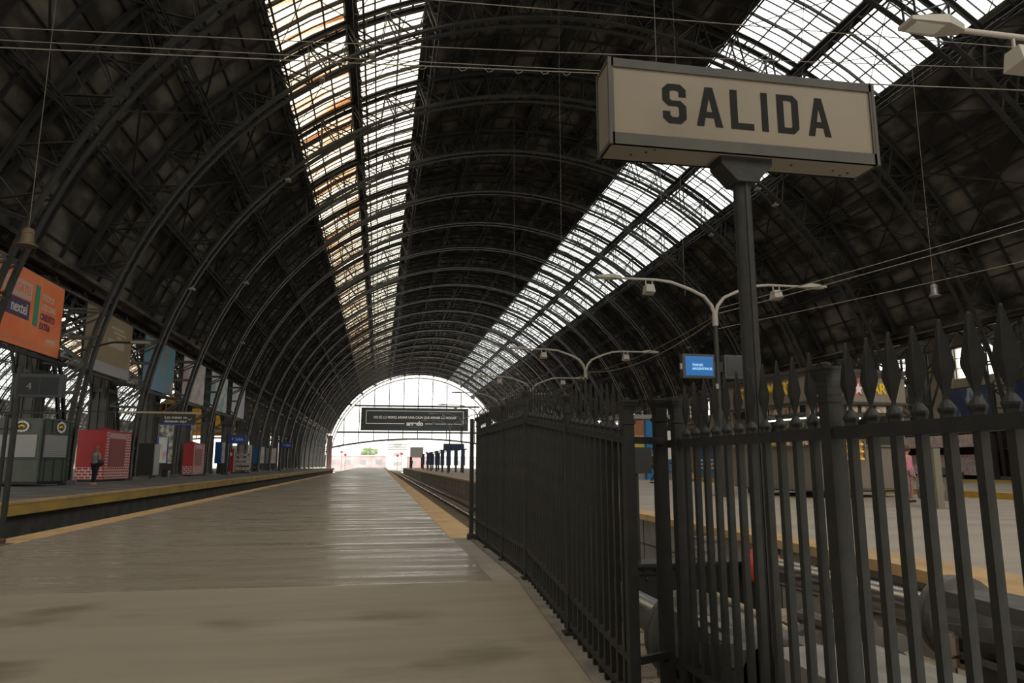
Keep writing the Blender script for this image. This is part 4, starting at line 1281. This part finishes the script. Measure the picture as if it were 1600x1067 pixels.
text_obj('lettering', 'CREDITO', .38, PUR, t, .003, (.95, -.03, 1.53), align='LEFT', bold=.01, sx=.85)
text_obj('lettering', 'EXTRA', .38, PUR, t, .003, (.95, -.03, 1.13), align='LEFT', bold=.01, sx=.85)
text_obj('lettering', 'nextel', .42, WHT, t, .003, (2.1, -.03, .62), sx=.85)
m = MB()
for k_ in range(3): m.box(-2.8, 2.8, -.028, -.021, .18 + k_ * .07, .20 + k_ * .07)
m.build('small_print', mat('billboard_fine', (.62, .3, .18), .5), t)
t, w, h = billboard(37.2, 43.8, 'tan advertising billboard with pale writing, next beyond the orange one', mat('billboard_tan', (.25, .185, .10), .45, col2=(.34, .25, .13), nscale=.5))
flat(t, -3.2, 3.2, .05, .6, mat('billboard_lilac', (.36, .35, .38), .45), 'pale_band')
flat(t, -.3, 2.1, 1.55, 1.95, mat('billboard_cream', (.45, .38, .26), .45), 'text_block')
text_obj('lettering', '........', .4, WHT, t, .003, (1.1, -.03, 2.5)) if False else None
m = MB()
for k_, (x0, x1) in enumerate(((.0, 1.9), (.4, 2.3), (.9, 1.5))): m.box(x0, x1, -.028, -.021, 2.55 - k_ * .22, 2.65 - k_ * .22)
m.build('script_line', mat('billboard_pale_script', (.5, .45, .36), .5), t)
billboard(46.1, 52.7, 'blue and teal billboard with a coastal picture, third in the row', print_mat('sea_print', [(0, (.05, .12, .22)), (.42, (.12, .25, .42)), (.52, (.05, .28, .30)), (.58, (.28, .18, .20)), (.66, (.30, .34, .42))], .45, (1, 1, 1), .45))
billboard(55.0, 61.6, 'pinkish billboard with a pale figure, fourth in the row', print_mat('figure_print', [(0, (.36, .14, .10)), (.42, (.50, .36, .33)), (.52, (.66, .62, .62)), (.7, (.35, .15, .12))], .35, (1, 1, 1), .45))
billboard(63.9, 70.5, 'white and teal billboard, fifth in the row', print_mat('teal_print', [(0, (.06, .24, .26)), (.45, (.25, .42, .44)), (.52, (.70, .72, .74)), (.7, (.3, .3, .36))], .35, (1, 1, 1), .45))
billboard(72.8, 79.4, 'pale lilac billboard, farthest of the six', print_mat('lilac_print', [(0, (.22, .24, .32)), (.5, (.50, .52, .58)), (.7, (.7, .72, .75))], .35, (1, 1, 1), .45))

# ------------------------------------------------------------ left platform kiosks and furniture
t = thing('flower_kiosk', 'closed dark green kiosk with pale roller shutters at the far left', 'kiosk', (-15.0, 34.4, 0))
# octagonal-ish plan: front, canted corner, side
plan = [(-1.7, -.1), (1.0, -.9), (1.40, .72), (1.32, 1.08), (-1.7, 1.08)]
def poly_wall(mb, pl, z0, z1, sc=1.0):
    mb.prism([(p[0] * sc, p[1] * sc) for p in pl], z0, z1, 'xy')
m = MB(); poly_wall(m, plan, .2, 2.78); m.build('body', GKI, t)
m = MB(); poly_wall(m, plan, .08, .22, .97); m.build('plinth', BLK, t)
m = MB(); poly_wall(m, plan, 2.76, 2.84, 1.04); poly_wall(m, plan, 2.20, 2.25, 1.025); m.build('cornice', GKI, t)
def on_edge(mb, p, q, u0, u1, z0, z1, d=.04):
    p, q = Vector((*p, 0)), Vector((*q, 0)); e = (q - p); n_ = Vector((e.y, -e.x, 0)).normalized() * d
    a_, b_ = p + e * u0, p + e * u1
    vs = [a_, b_, b_ + n_, a_ + n_]
    mb.add([(v.x, v.y, z) for z in (z0, z1) for v in vs], [(3, 2, 1, 0), (4, 5, 6, 7), (0, 1, 5, 4), (1, 2, 6, 5), (2, 3, 7, 6), (3, 0, 4, 7)])
for (p, q) in ((plan[0], plan[1]), (plan[1], plan[2])):
    m = MB()
    for k_ in range(12): on_edge(m, p, q, .08, .92, 1.22 + k_ * .078, 1.29 + k_ * .078, .03)
    m.build('roller_shutter', SHUT, t)
m = MB()
for u in (0, .16, .5, .84, 1): on_edge(m, plan[1], plan[2], u - .012, u + .012, .2, 1.15, .05)
for (p, q) in ((plan[0], plan[1]), (plan[1], plan[2]), (plan[2], plan[3])):
    for u in (0, .98): on_edge(m, p, q, u, u + .03, .2, 2.78, .06)
    on_edge(m, p, q, 0, 1, 1.13, 1.19, .05)
for u in (.25, .5, .75): on_edge(m, plan[2], plan[3], u - .01, u + .01, .2, 2.78, .05)
for z in (.9, 1.6, 2.0): on_edge(m, plan[2], plan[3], 0, 1, z, z + .04, .05)
for u in (.3, .55): on_edge(m, plan[1], plan[2], u, u + .02, 2.22, 2.78, .05)
m.build('battens', mat('kiosk_dark_green', (.045, .055, .047), .5), t)
# round emblem of pale letters around a yellow flower
def emblem(par, p, q, u, z, sx):
    pp, qq = Vector((*p, 0)), Vector((*q, 0)); e = (qq - pp).normalized(); n_ = Vector((e.y, -e.x, 0))
    c0 = pp + (qq - pp) * u + n_ * .045
    m = MB(); m.mat(0)
    for k_ in range(16):
        a_ = 2 * PI * k_ / 16
        if 3 < k_ % 8 < 5: pass
        c_ = c0 + e * (math.cos(a_) * .30 * sx) + Vector((0, 0, z + math.sin(a_) * .20))
        w_ = e * .045; h_ = Vector((0, 0, .045))
        m.add([c_ - w_ - h_, c_ + w_ - h_, c_ + w_ + h_, c_ - w_ + h_, c_ - w_ - h_ + n_ * .012, c_ + w_ - h_ + n_ * .012, c_ + w_ + h_ + n_ * .012, c_ - w_ + h_ + n_ * .012], [(3, 2, 1, 0), (4, 5, 6, 7), (0, 1, 5, 4), (1, 2, 6, 5), (2, 3, 7, 6), (3, 0, 4, 7)])
    m.mat(1)
    for k_ in range(5):
        c_ = c0 + e * ((k_ - 2) * .055 * sx) + Vector((0, 0, z + .03 * math.cos(k_ - 2)))
        m.sph(c_, .05, 8, 6)
    m.build('emblem', [WHT, YLET], par)
emblem(t, plan[0], plan[1], .66, 2.50, 1.0); emblem(t, plan[1], plan[2], .62, 2.50, .8)

BRICKP = bpy.data.materials.new('red_brick_print'); BRICKP.use_nodes = True
n_, l_ = BRICKP.node_tree.nodes, BRICKP.node_tree.links
bt = n_.new('ShaderNodeTexBrick'); tcn = n_.new('ShaderNodeTexCoord'); mpn = n_.new('ShaderNodeMapping')
mpn.inputs['Rotation'].default_value = (PI / 2, 0, 0)
sx_ = n_.new('ShaderNodeSeparateXYZ'); ad = n_.new('ShaderNodeMath'); cb = n_.new('ShaderNodeCombineXYZ')
l_.new(tcn.outputs['Object'], sx_.inputs[0]); l_.new(sx_.outputs[0], ad.inputs[0]); l_.new(sx_.outputs[1], ad.inputs[1]); l_.new(ad.outputs[0], cb.inputs[0]); l_.new(sx_.outputs[2], cb.inputs[1])
l_.new(cb.outputs[0], bt.inputs['Vector'])
bt.inputs['Color1'].default_value = (.36, .02, .025, 1); bt.inputs['Color2'].default_value = (.42, .03, .03, 1); bt.inputs['Mortar'].default_value = (.62, .5, .48, 1)
bt.inputs['Scale'].default_value = 1.0; bt.inputs['Mortar Size'].default_value = .028; bt.inputs['Brick Width'].default_value = .30; bt.inputs['Row Height'].default_value = .15
l_.new(bt.outputs['Color'], n_['Principled BSDF'].inputs['Base Color']); n_['Principled BSDF'].inputs['Roughness'].default_value = .5
def red_kiosk(loc, rz, W_, D2, H2, label):
    t = thing('red_kiosk', label, 'kiosk', loc, rz)
    MB().box(-W_, 0, 0, D2, .12, H2).build('body', RED, t)
    MB().box(-W_ + .1, -.1, .1, D2 - .1, 0, .12).build('plinth', BLK, t)
    m = MB(); m.box(-W_ - .02, .02, -.02, D2 + .02, H2, H2 + .05); m.add([(-W_ + .2, .3, H2 + .05), (-.1, .1, H2 + .05), (-.1, D2 - .8, H2 + .05), (-W_ + .2, D2 - .8, H2 + .05), (-.5, 1.2, H2 + .22)], [(0, 1, 4), (1, 2, 4), (2, 3, 4), (3, 0, 4), (3, 2, 1, 0)])
    m.build('roof', RED, t)
    m = MB(); m.box(-W_ + .02, -.02, -.02, -.004, .14, .75); m.box(.004, .02, .02, .42, .14, H2 - .05); m.box(.004, .02, D2 - .75, D2 - .02, .14, H2 - .05); m.box(.004, .018, .42, D2 - .75, .14, .75)
    m.build('brick_print', BRICKP, t)
    m = MB()
    for k_ in range(15): m.box(.004, .03, .5, D2 - .85, .80 + k_ * .11, .90 + k_ * .11) if .9 + k_ * .11 < H2 - .35 else None
    m.build('roller_shutter', REDS, t)
    MB().box(.004, .035, .45, D2 - .8, H2 - .36, H2 - .08).build('header_panel', PINK, t)
    m = MB()
    for k_ in range(14): m.box(-W_ + .2, -.2, -.025, -.004, .82 + k_ * .12, .93 + k_ * .12) if .93 + k_ * .12 < H2 - .4 else None
    m.build('front_shutter', RED, t)
    return t
red_kiosk((-14.2, 41.3, 0), math.radians(-3), 1.4, 3.35, 2.64, 'large closed red kiosk with brick-pattern print behind the walking woman')
red_kiosk((-14.0, 58.9, 0), math.radians(-1), .75, 3.2, 2.45, 'smaller red kiosk with brick-pattern print further down the left platform')
t = thing('storage_cabinet', 'tall black wheeled cabinet right of the large red kiosk', 'cabinet', (-14.45, 49.0, 0))
MB().box(-.6, .45, 0, 1.0, .22, 2.2).build('body', mat('cabinet_black', (.014, .015, .012), .6), t)
MB().box(.45, .50, 0, 1.1, .22, 2.15).build('side_panel', GRYM, t)
for x in (-.45, .3):
    MB().lathe([(.1, -.04), (.1, .04)], (x, .12, .1), 12, 'x').build('wheel', BLK, t)
    MB().box(x - .03, x + .03, .08, .16, .1, .24).build('caster', BLK, t)
for i, (x, y_, lab, col_) in enumerate(((-16.7, 59.5, 'blue and white lit advertising panel beside the black cabinet', 1), (-14.9, 73.4, 'narrow blue advertising totem beyond the small red kiosk', 1), (-14.6, 84, 'white advertising totem right of the vending rack', 0), (-14.6, 93.2, 'blue-edged advertising totem behind the vending rack', 1), (-14.5, 102.5, 'farthest pale advertising totem on the left platform', 0))):
    t = thing('advertising_totem', lab, 'advertising panel', (x, y_, 0), 0, 'advertising totems on the left platform')
    MB().box(-.65, .65, .0, .22, .95, 3.0).build('frame', BLUE if col_ else LAMPG, t)
    MB().box(.0, .60, -.02, -.002, 1.0, 2.95).build('poster', print_mat('totem_print%d' % i, [(0, (.3, .5, .45)), (.5, (.75, .75, .72)), (.7, (.55, .25, .25))], 1.5), t)
    MB().box(-.4, .4, .05, .17, 0, .95).build('leg', DGR, t)
t = thing('vending_rack', 'red vending cabinet with an open shelf of goods beside it', 'vending machine', (-14.1, 75.0, 0))
MB().box(-.65, .0, 0, 1.2, .15, 2.35).build('cabinet', RED, t)
MB().lathe([(.2, -.02), (.2, .0)], (-.33, -.005, 1.85), 14, 'y').build('round_sign', WHT, t)
m = MB(); m.box(.1, .15, 0, .5, 0.1, 2.6); m.box(1.5, 1.55, 0, .5, .1, 2.4)
for z in (.3, .75, 1.2, 1.65, 2.1): m.box(.1, 1.55, 0, .5, z, z + .04)
m.build('shelf_frame', LAMPG, t)
m = MB()
for z in (.34, .79, 1.24, 1.69): m.box(.2, 1.45, .05, .4, z, z + .26)
m.build('goods', print_mat('goods_print', [(0, (.4, .05, .05)), (.5, (.5, .45, .42)), (.6, (.3, .12, .1))], 6), t)
MB().box(-.6, 1.5, .1, 1.1, 0, .1).build('base', BLK, t)
# benches
for i, (x, y_, lab) in enumerate(((-15.0, 56.6, 'dark metal bench between the black cabinet and the small red kiosk'), (-14.8, 91.0, 'dark metal bench left of the second blue sign'))):
    t = thing('bench', lab, 'bench', (x, y_, 0), 0, 'platform benches')
    MB().box(-.25, .25, -1.4, 1.4, .45, .51).build('seat', DGR, t)
    MB().box(-.28, -.22, -1.4, 1.4, .51, .95).build('backrest', DGR, t)
    for yy in (-1.2, 1.2): MB().box(-.2, .2, yy - .04, yy + .04, 0, .45).build('leg', DGR, t)
# black hanging sign
t = thing('platform_sign', 'black sign with white writing and an arrow hanging from a beige bar', 'sign', (-8.1, 30.0, 2.45))
m = MB(); m.mat(0).box(-.35, .95, -.04, .04, 0, .40); m.mat(1).box(-.35, .95, -.045, .045, -.03, .02); m.build('board', [BLK, SIGB], t)
text_obj('caption', 'Los trenes se', .15, WHT, t, .002, (-.18, -.045, .27), align='LEFT')
text_obj('caption', 'detienen aqui', .15, WHT, t, .002, (-.18, -.045, .12), align='LEFT')
m = MB(); m.bar((.66, -.045, .25), (.74, -.045, .17), .01, .03, (0, 1, 0)); m.bar((.74, -.045, .17), (.82, -.045, .25), .01, .03, (0, 1, 0)); m.build('arrow', WHT, t)
t = thing('gantry_bar', 'long horizontal bar, dark then beige, carrying the black train sign', 'bar', (0, 30.1, 0))
m = MB(); m.mat(0).bar((-13.6, 0, 2.93), (-10.0, 0, 2.92), .05, .05); m.mat(1).bar((-10.0, 0, 2.92), (-7.0, 0, 2.90), .07, .06); m.bar((-8.2, 0, 2.90), (-8.2, 0, 2.84), .02, .02)
m.bar((-7.2, 0, 2.90), (-7.2, 0, 2.84), .02, .02); m.build('bar', [STEEL, mat('bar_beige', (.40, .30, .20), .5)], t)
m = MB(); m.tube([(-13.6, 0, 0), (-13.6, 0, 2.95)], .05, 10); m.build('post', STEEL, t)
for i, (x, y_, h_, lab) in enumerate(((-13.0, 66, 3.4, 'blue platform sign on a dark post, the nearer of two'), (-13.0, 100, 3.7, 'blue platform sign on a dark post, the farther of two'))):
    t = thing('platform_sign', lab, 'sign', (x, y_, 0), 0, 'blue platform signs')
    MB().box(-.12, .12, -.12, .12, .0, h_).build('post', mat('post_dark%d' % i, (.02, .02, .025), .5), t)
    MB().box(-.3, .3, -.3, .3, 0, .12).build('base', DGR, t)
    MB().box(.12, 1.5, -.05, .05, h_ - .75, h_).build('board', SIGB, t)
    text_obj('caption', '4  Salida', .36, WHT, t, .003, (.82, -.055, h_ - .38), sx=.8)
# small lamps fixed under the arches
def arch_lamp(i, phi, lab):
    p = arc(phi, RI - .12, RIBS[i]); m = MB()
    m.box(-.16, .16, -.2, .2, -.12, 0); m.bar((0, 0, 0), (0, 0, .14), .05, .05)
    o = m.build('arch_lamp', LAMPG); o.location = p
    tag(o, lab, 'lamp', 'small lamps fixed to the arches')
for i, phi in ((4, -36), (4, -29), (5, -44), (6, -30), (5, -65), (6, -58), (7, -66), (5, 38), (5, 42), (4, 36), (6, 40), (7, 33), (8, 60)):
    side = 'left' if phi < 0 else 'right'
    arch_lamp(i, phi, 'small pale lamp box on the %s arch from the camera, %s side, %s' % (ORD[i - 1], side, 'high up' if abs(phi) < 34 else 'mid height' if abs(phi) < 43 else 'low down'))
# wall bracket lamp on the left
t = thing('bracket_lamp', 'curved bracket lamp reaching out over the left platform from the fourth arch', 'lamp', (-13.9, 36.4, 6.2))
MB().tube([(0, 0, 0), (.6, 0, .22), (1.3, 0, .42), (2.2, 0, .42)], .05, 8).build('arm', STEEL, t)
MB().box(2.1, 2.9, -.14, .14, .38, .5).build('lamp_head', LAMPG, t)
# bells / loudspeakers on wires
def hanging_horn(x, y_, z, ztop, lab, mt, r=.3):
    t = thing('hanging_horn', lab, 'loudspeaker', (x, y_, z))
    m = MB(); m.lathe([(r, 0), (r * .95, .04), (r * .62, .08), (r * .55, .35), (r * .6, .37), (r * .5, .5), (r * .15, .55)], (0, 0, 0), 20); m.build('horn', mt, t)
    MB().tube([(0, 0, .5), (0.02, 0, ztop - z)], .012, 5).build('wire', WIRE, t)
hanging_horn(-10.15, 22.0, 7.1, 20.0, 'brown bell-shaped horn hanging on a long wire at the upper left', mat('horn_brown', (.13, .09, .05), .6), .28)
hanging_horn(23.0, 26.0, 7.95, 22.3, 'grey bell-shaped horn hanging on a long wire at the right', GRYM, .24)
for x, y_, zb, lab in ((8.35, 20, 9.0, 'thin hanging wire above the SALIDA sign'), (9.0, 35, 11.5, 'thin hanging wire left of the right skylight'), (8.9, 48, 9.5, 'thin hanging wire at the middle of the vault'), (13.5, 30, 8.5, 'thin hanging wire right of the sign pole')):
    ztop = CZ + math.sqrt(26.9 ** 2 - (x - CX) ** 2)
    tag(MB().tube([(x, y_, zb), (x, y_, ztop)], .010, 5).build('hanging_wire', WIRE), lab, 'wire')

# span wires
def span(pts, r, lab, mt=WIRE, sag=0.0, name='span_wire'):
    (x0, y0_, z0), (x1, y1_, z1) = pts
    P = []
    for i in range(17):
        u = i / 16
        P.append((x0 + (x1 - x0) * u, y0_ + (y1_ - y0_) * u, z0 + (z1 - z0) * u - sag * 4 * u * (1 - u)))
    return tag(MB().tube(P, r, 5).build(name, mt), lab, 'wire')
span([(-13.0, 9.7, 6.2), (34.5, 9.7, 9.9)], .007, 'upper thin wire spanning the hall just above the SALIDA sign', sag=.35)
span([(-13.0, 9.7, 5.9), (34.5, 9.7, 9.0)], .009, 'lower twin wire spanning the hall, ending behind the SALIDA sign', sag=.15)
span([(-13.0, 9.76, 6.1), (34.5, 9.76, 8.85)], .007, 'thin wire twisted round the lower span wire', sag=.15)
span([(-13.0, 9.7, 7.25), (34.5, 9.7, 8.95)], .008, 'wire crossing high in the middle of the picture', sag=.0)
m = MB()
for k_ in range(9):
    x = -.8 + k_ * .42 + random.uniform(-.1, .1); z = 6.62 + (x + 13) * .0  # scraps of old string on the wire
    zz = 5.9 + (x + 13) / 47.5 * 3.1 - .15 * 4 * ((x + 13) / 47.5) * (1 - (x + 13) / 47.5)
    tag(MB().tube([(x, 9.7, zz), (x + .05, 9.7, zz - .05), (x + .11, 9.7, zz - .03), (x + .13, 9.7, zz)], .006, 5).build('string_loop', WIRE), 'loop of old string caught on the lower span wire', 'string', 'string loops on the lower span wire')
# cables rising to the right and running to the lamp posts
span([(9.75, 19.6, 5.5), (34.0, 9.7, 13.0)], .012, 'pale cable rising to the right from the near lamp post, upper of the pair', sag=.3)
span([(9.75, 19.6, 5.35), (34.0, 9.7, 12.6)], .014, 'pale cable rising to the right from the near lamp post, lower of the pair', sag=.3)
span([(9.75, 19.6, 4.9), (34.0, 9.7, 10.6)], .011, 'single pale cable rising gently to the right below the pair', sag=.25)
span([(9.75, 19.6, 5.2), (9.6, 33.0, 5.3)], .02, 'thick slack cable between the first and second lamp posts', sag=.5)
span([(9.75, 19.6, 5.3), (9.6, 33.0, 5.2)], .014, 'thin slack cable between the first and second lamp posts', sag=.25)
span([(9.6, 33.0, 5.2), (9.3, 44.2, 5.2)], .02, 'thick slack cable between the second and third lamp posts', sag=.45)
span([(9.6, 33.0, 5.1), (9.3, 44.2, 5.1)], .014, 'thin slack cable between the second and third lamp posts', sag=.2)

# ------------------------------------------------------------ people
def skin_part(name, nodes, edges, mt, parent, root=0, sub=2, sc=1.0):
    me = bpy.data.meshes.new(name)
    me.from_pydata([tuple(c * sc for c in n[0]) for n in nodes], edges, [])
    o = bpy.data.objects.new(name, me); COL.objects.link(o)
    md = o.modifiers.new('skin', 'SKIN')
    lay = me.skin_vertices[0] if len(me.skin_vertices) else None
    if lay is None:
        bpy.context.view_layer.objects.active = o
        lay = me.skin_vertices[0]
    for i, n in enumerate(nodes):
        r = n[1] if isinstance(n[1], tuple) else (n[1], n[1])
        lay.data[i].radius = (r[0] * sc, r[1] * sc)
        lay.data[i].use_root = (i == root)
    sb = o.modifiers.new('sub', 'SUBSURF'); sb.levels = sub; sb.render_levels = sub
    me.materials.append(mt); o.parent = parent
    return o
POSES = {
 'stand': dict(pel=(0, 0, .92), chest=(0, .0, 1.30), neck=(0, 0, 1.46), head=(0, .02, 1.60),
               lk=(-.09, .02, .50), la=(-.09, -.02, .09), rk=(.09, .02, .50), ra=(.09, -.02, .09),
               le=(-.24, -.03, 1.12), lh=(-.23, .06, .88), re=(.24, -.03, 1.12), rh=(.23, .06, .88)),
 'walk': dict(pel=(0, 0, .90), chest=(0, .02, 1.28), neck=(0, .03, 1.44), head=(0, .05, 1.58),
              lk=(-.09, .16, .50), la=(-.09, .20, .09), rk=(.09, -.02, .50), ra=(.09, -.26, .15),
              le=(-.23, -.12, 1.12), lh=(-.22, -.08, .90), re=(.24, .08, 1.12), rh=(.22, .22, .98)),
 'carry': dict(pel=(0, 0, .92), chest=(0, .0, 1.30), neck=(0, .01, 1.46), head=(0, .04, 1.60),
               lk=(-.08, .03, .50), la=(-.08, -.02, .09), rk=(.08, .0, .50), ra=(.08, -.05, .09),
               le=(-.23, .02, 1.13), lh=(-.12, .22, 1.10), re=(.23, -.02, 1.12), rh=(.16, .16, 1.04)),
 'crouch': dict(pel=(0, -.12, .32), chest=(0, .10, .62), neck=(0, .16, .77), head=(0, .22, .88),
                lk=(-.14, .30, .46), la=(-.13, .02, .09), rk=(.14, .30, .46), ra=(.13, .02, .09),
                le=(-.26, .22, .45), lh=(-.12, .38, .22), re=(.26, .22, .45), rh=(.12, .38, .22)),
 'sit': dict(pel=(0, 0, .50), chest=(0, .02, .88), neck=(0, .05, 1.03), head=(0, .09, 1.16),
             lk=(-.12, .42, .50), la=(-.12, .44, .09), rk=(.12, .42, .50), ra=(.12, .44, .09),
             le=(-.24, .12, .70), lh=(-.12, .34, .60), re=(.24, .12, .70), rh=(.12, .34, .60))}
def person(label, loc, heading, height, pose, top, bottom, shoes, hair, longhair=False, extra=None, skin=SKIN):
    P = {k: Vector(v) for k, v in POSES[pose].items()}
    sc = height / 1.70
    t = thing('person', label, 'person', loc, heading)
    lp = P['pel'] + Vector((-.09, 0, -.03)); rp = P['pel'] + Vector((.09, 0, -.03))
    ls = P['chest'] + Vector((-.18, 0, .09)); rs = P['chest'] + Vector((.18, 0, .09))
    def toe(a): return a + Vector((0, .15, -.05))
    # one continuous body
    N = [(P['pel'], (.125, .10)), ((P['pel'] + P['chest']) / 2, (.12, .09)), (P['chest'], (.145, .10)), (P['neck'], .052), (P['head'] - Vector((0, 0, .06)), .065), (P['head'] + Vector((0, 0, .03)), (.082, .092)),
         (lp, .085), (P['lk'], .055), (P['la'], .038), (rp, .085), (P['rk'], .055), (P['ra'], .038),
         (ls, .055), (P['le'], .038), (P['lh'], .026), (rs, .055), (P['re'], .038), (P['rh'], .026), (toe(P['la']), .032), (toe(P['ra']), .032)]
    E_ = [(0, 1), (1, 2), (2, 3), (3, 4), (4, 5), (0, 6), (6, 7), (7, 8), (0, 9), (9, 10), (10, 11), (2, 12), (12, 13), (13, 14), (2, 15), (15, 16), (16, 17), (8, 18), (11, 19)]
    # hands: palm, four fingers and a thumb
    for hi, ei in ((14, 13), (17, 16)):
        h0 = N[hi][0]; d = (h0 - N[ei][0]).normalized(); s_ = d.cross(Vector((0, 1, 0)) if abs(d.y) < .8 else Vector((1, 0, 0))).normalized()
        pal = len(N); N.append((h0 + d * .06, (.028, .018))); E_.append((hi, pal))
        for f_, ln in ((-.024, .060), (-.008, .072), (.008, .068), (.024, .052)):
            i0 = len(N); N.append((h0 + d * (.075 + ln * .5) + s_ * f_, .009)); N.append((h0 + d * (.075 + ln) + s_ * f_ + Vector((0, .01, 0)), .007)); E_ += [(pal, i0), (i0, i0 + 1)]
        i0 = len(N); N.append((h0 + d * .05 + s_ * .045, .011)); E_.append((pal, i0))
    skin_part('body', N, E_, skin, t, sc=sc, sub=1)
    m = MB()
    hd = P['head']
    m.sph((hd + Vector((-.033, .088, .01))) * sc, .011 * sc, 8, 6); m.sph((hd + Vector((.033, .088, .01))) * sc, .011 * sc, 8, 6)
    m.build('eye', BLK, t)
    MB().sph((hd + Vector((0, .098, -.02))) * sc, .016 * sc, 8, 6, (.8, 1.1, 1.2)).build('nose', skin, t)
    MB().sph((hd + Vector((0, .088, -.055))) * sc, .018 * sc, 8, 6, (1.3, .5, .35)).build('mouth', mat('lips', (.35, .12, .1), .5), t)
    m = MB()
    m.sph((hd + Vector((0, -.018, .045))) * sc, .112 * sc, 14, 9, (.95, 1.0, 1.0))
    if longhair:
        m.sph((hd + Vector((0, -.065, -.06))) * sc, .09 * sc, 12, 8, (1.0, .7, 1.7))
    m.build('hair', hair, t)
    b = 1.16
    skin_part('top', [((P['pel'] + Vector((0, 0, .0))), (.15, .118)), ((P['pel'] + P['chest']) / 2, (.142, .112)), (P['chest'], (.168, .122)), (P['neck'] - Vector((0, 0, .045)), .066), (ls, .07), (P['le'], .052), (P['lh'] * .9 + P['le'] * .1, .038), (rs, .07), (P['re'], .052), (P['rh'] * .9 + P['re'] * .1, .038)],
              [(0, 1), (1, 2), (2, 3), (2, 4), (4, 5), (5, 6), (2, 7), (7, 8), (8, 9)], top, t, sc=sc)
    skin_part('trousers', [(P['pel'], (.142, .112)), (lp, .10), (P['lk'], .068), (P['la'] + Vector((0, 0, .02)), .052), (rp, .10), (P['rk'], .068), (P['ra'] + Vector((0, 0, .02)), .052)],
              [(0, 1), (1, 2), (2, 3), (0, 4), (4, 5), (5, 6)], bottom, t, sc=sc)
    for a_ in ('la', 'ra'):
        m = MB(); q = (P[a_] + Vector((0, .05, -.045))) * sc
        m.sph(q, .055 * sc, 12, 8, (.85, 2.3, .75)); m.build('shoe', shoes, t)
    if extra: extra(t, P, sc)
    return t
def bag(t, P, sc):
    m = MB(); m.sph((.26 * sc, .02 * sc, .98 * sc), .16 * sc, 12, 8, (.55, 1.1, .8)); m.build('handbag', BLK, t)
    MB().tube([(.24 * sc, -.08 * sc, 1.05 * sc), (.20 * sc, -.02 * sc, 1.38 * sc), (.24 * sc, .1 * sc, 1.05 * sc)], .012, 5).build('bag_strap', BLK, t)
person('woman in a grey jacket and black trousers carrying a dark bag on the left platform', (-12.45, 35.2, 0), math.radians(-25), 1.68, 'carry',
       cloth('grey_jacket', (.20, .195, .18)), cloth('black_trousers', (.012, .012, .014)), cloth('pink_shoes', (.62, .22, .22)), HAIRL, True, bag)
person('person in a white shirt and jeans standing between the green and red kiosks', (-17.5, 43.6, 0), math.radians(200), 1.72, 'stand',
       cloth('white_shirt', (.55, .55, .58)), cloth('blue_jeans', (.07, .11, .20)), BLK, HAIR)
person('crouched person in a pale top at the left edge, half hidden by the monitor post', (-15.0, 30.6, -.16), math.radians(-60), 1.6, 'crouch',
       cloth('pale_top', (.42, .40, .42)), cloth('dark_jeans', (.05, .07, .12)), WHT, HAIRL, True)
person('child in a pink top and patterned trousers standing right of the kiosk', (12.96, 16.1, 0), math.radians(200), 1.36, 'stand',
       cloth('pink_top', (.62, .22, .32)), cloth('patterned_trousers', (.42, .25, .25), (.18, .10, .11)), BLK, HAIR, True)
person('person in a grey striped top crouching behind the slim beige pillar', (12.05, 14.4, 0), math.radians(160), 1.62, 'crouch',
       cloth('striped_grey_top', (.26, .22, .22), (.14, .12, .13)), cloth('grey_trousers', (.10, .11, .12)), WHT, HAIRL, True)
person('person in a red top standing behind the beige pillar and fence bar', (12.6, 14.95, 0), math.radians(175), 1.38, 'stand',
       cloth('red_top', (.60, .03, .08)), cloth('navy_trousers', (.04, .05, .09)), BLK, HAIR)
person('person in a grey top and red trousers walking behind the sign pole', (10.1, 20.3, 0), math.radians(75), 1.66, 'walk',
       cloth('grey_blue_top', (.13, .15, .18)), cloth('red_trousers', (.30, .02, .035)), cloth('grey_shoes', (.25, .25, .28)), HAIR, True)
person('person in dark clothes walking, nearer of two behind the small dark board', (12.3, 31.4, 0), math.radians(-80), 1.68, 'walk',
       cloth('dark_grey_coat', (.05, .05, .055)), cloth('dark_trousers', (.03, .03, .035)), BLK, HAIR)
person('person in black walking, farther of two behind the small dark board', (13.2, 33.2, 0), math.radians(-80), 1.72, 'walk',
       cloth('black_coat', (.02, .02, .024)), cloth('black_trousers2', (.02, .02, .022)), BLK, HAIR)
person('vendor in navy sitting before the magazines of the newsstand', (34.7, 38.9, 0), math.radians(120), 1.7, 'sit',
       cloth('navy_jumper', (.012, .016, .045)), cloth('navy_trousers2', (.02, .02, .03)), BLK, HAIR)
MB().box(34.45, 34.95, 38.65, 39.15, 0, .42).build('stool', DGR); tag(bpy.data.objects['stool'], 'dark stool under the vendor at the newsstand', 'stool')
for i, (x, y_, lab) in enumerate(((8.3, 128, 'dark distant figure left of the grey platform hut'), (9.6, 70, 'dark figure beside the nearest blue shelter, by the fence end'), (5.9, 137, 'farthest dark figure at the end of the right platform'))):
    person(lab, (x, y_, 0), i * 1.3, 1.72, 'stand', cloth('far_coat%d' % i, (.03, .03, .04)), cloth('far_trousers%d' % i, (.03, .03, .04)), BLK, HAIR)
# seated person's low box
MB().box(-15.3, -14.8, 30.4, 30.9, 0, .16).build('low_box', GRYM); tag(bpy.data.objects['low_box'], 'low grey box under the seated person at the left edge', 'box')
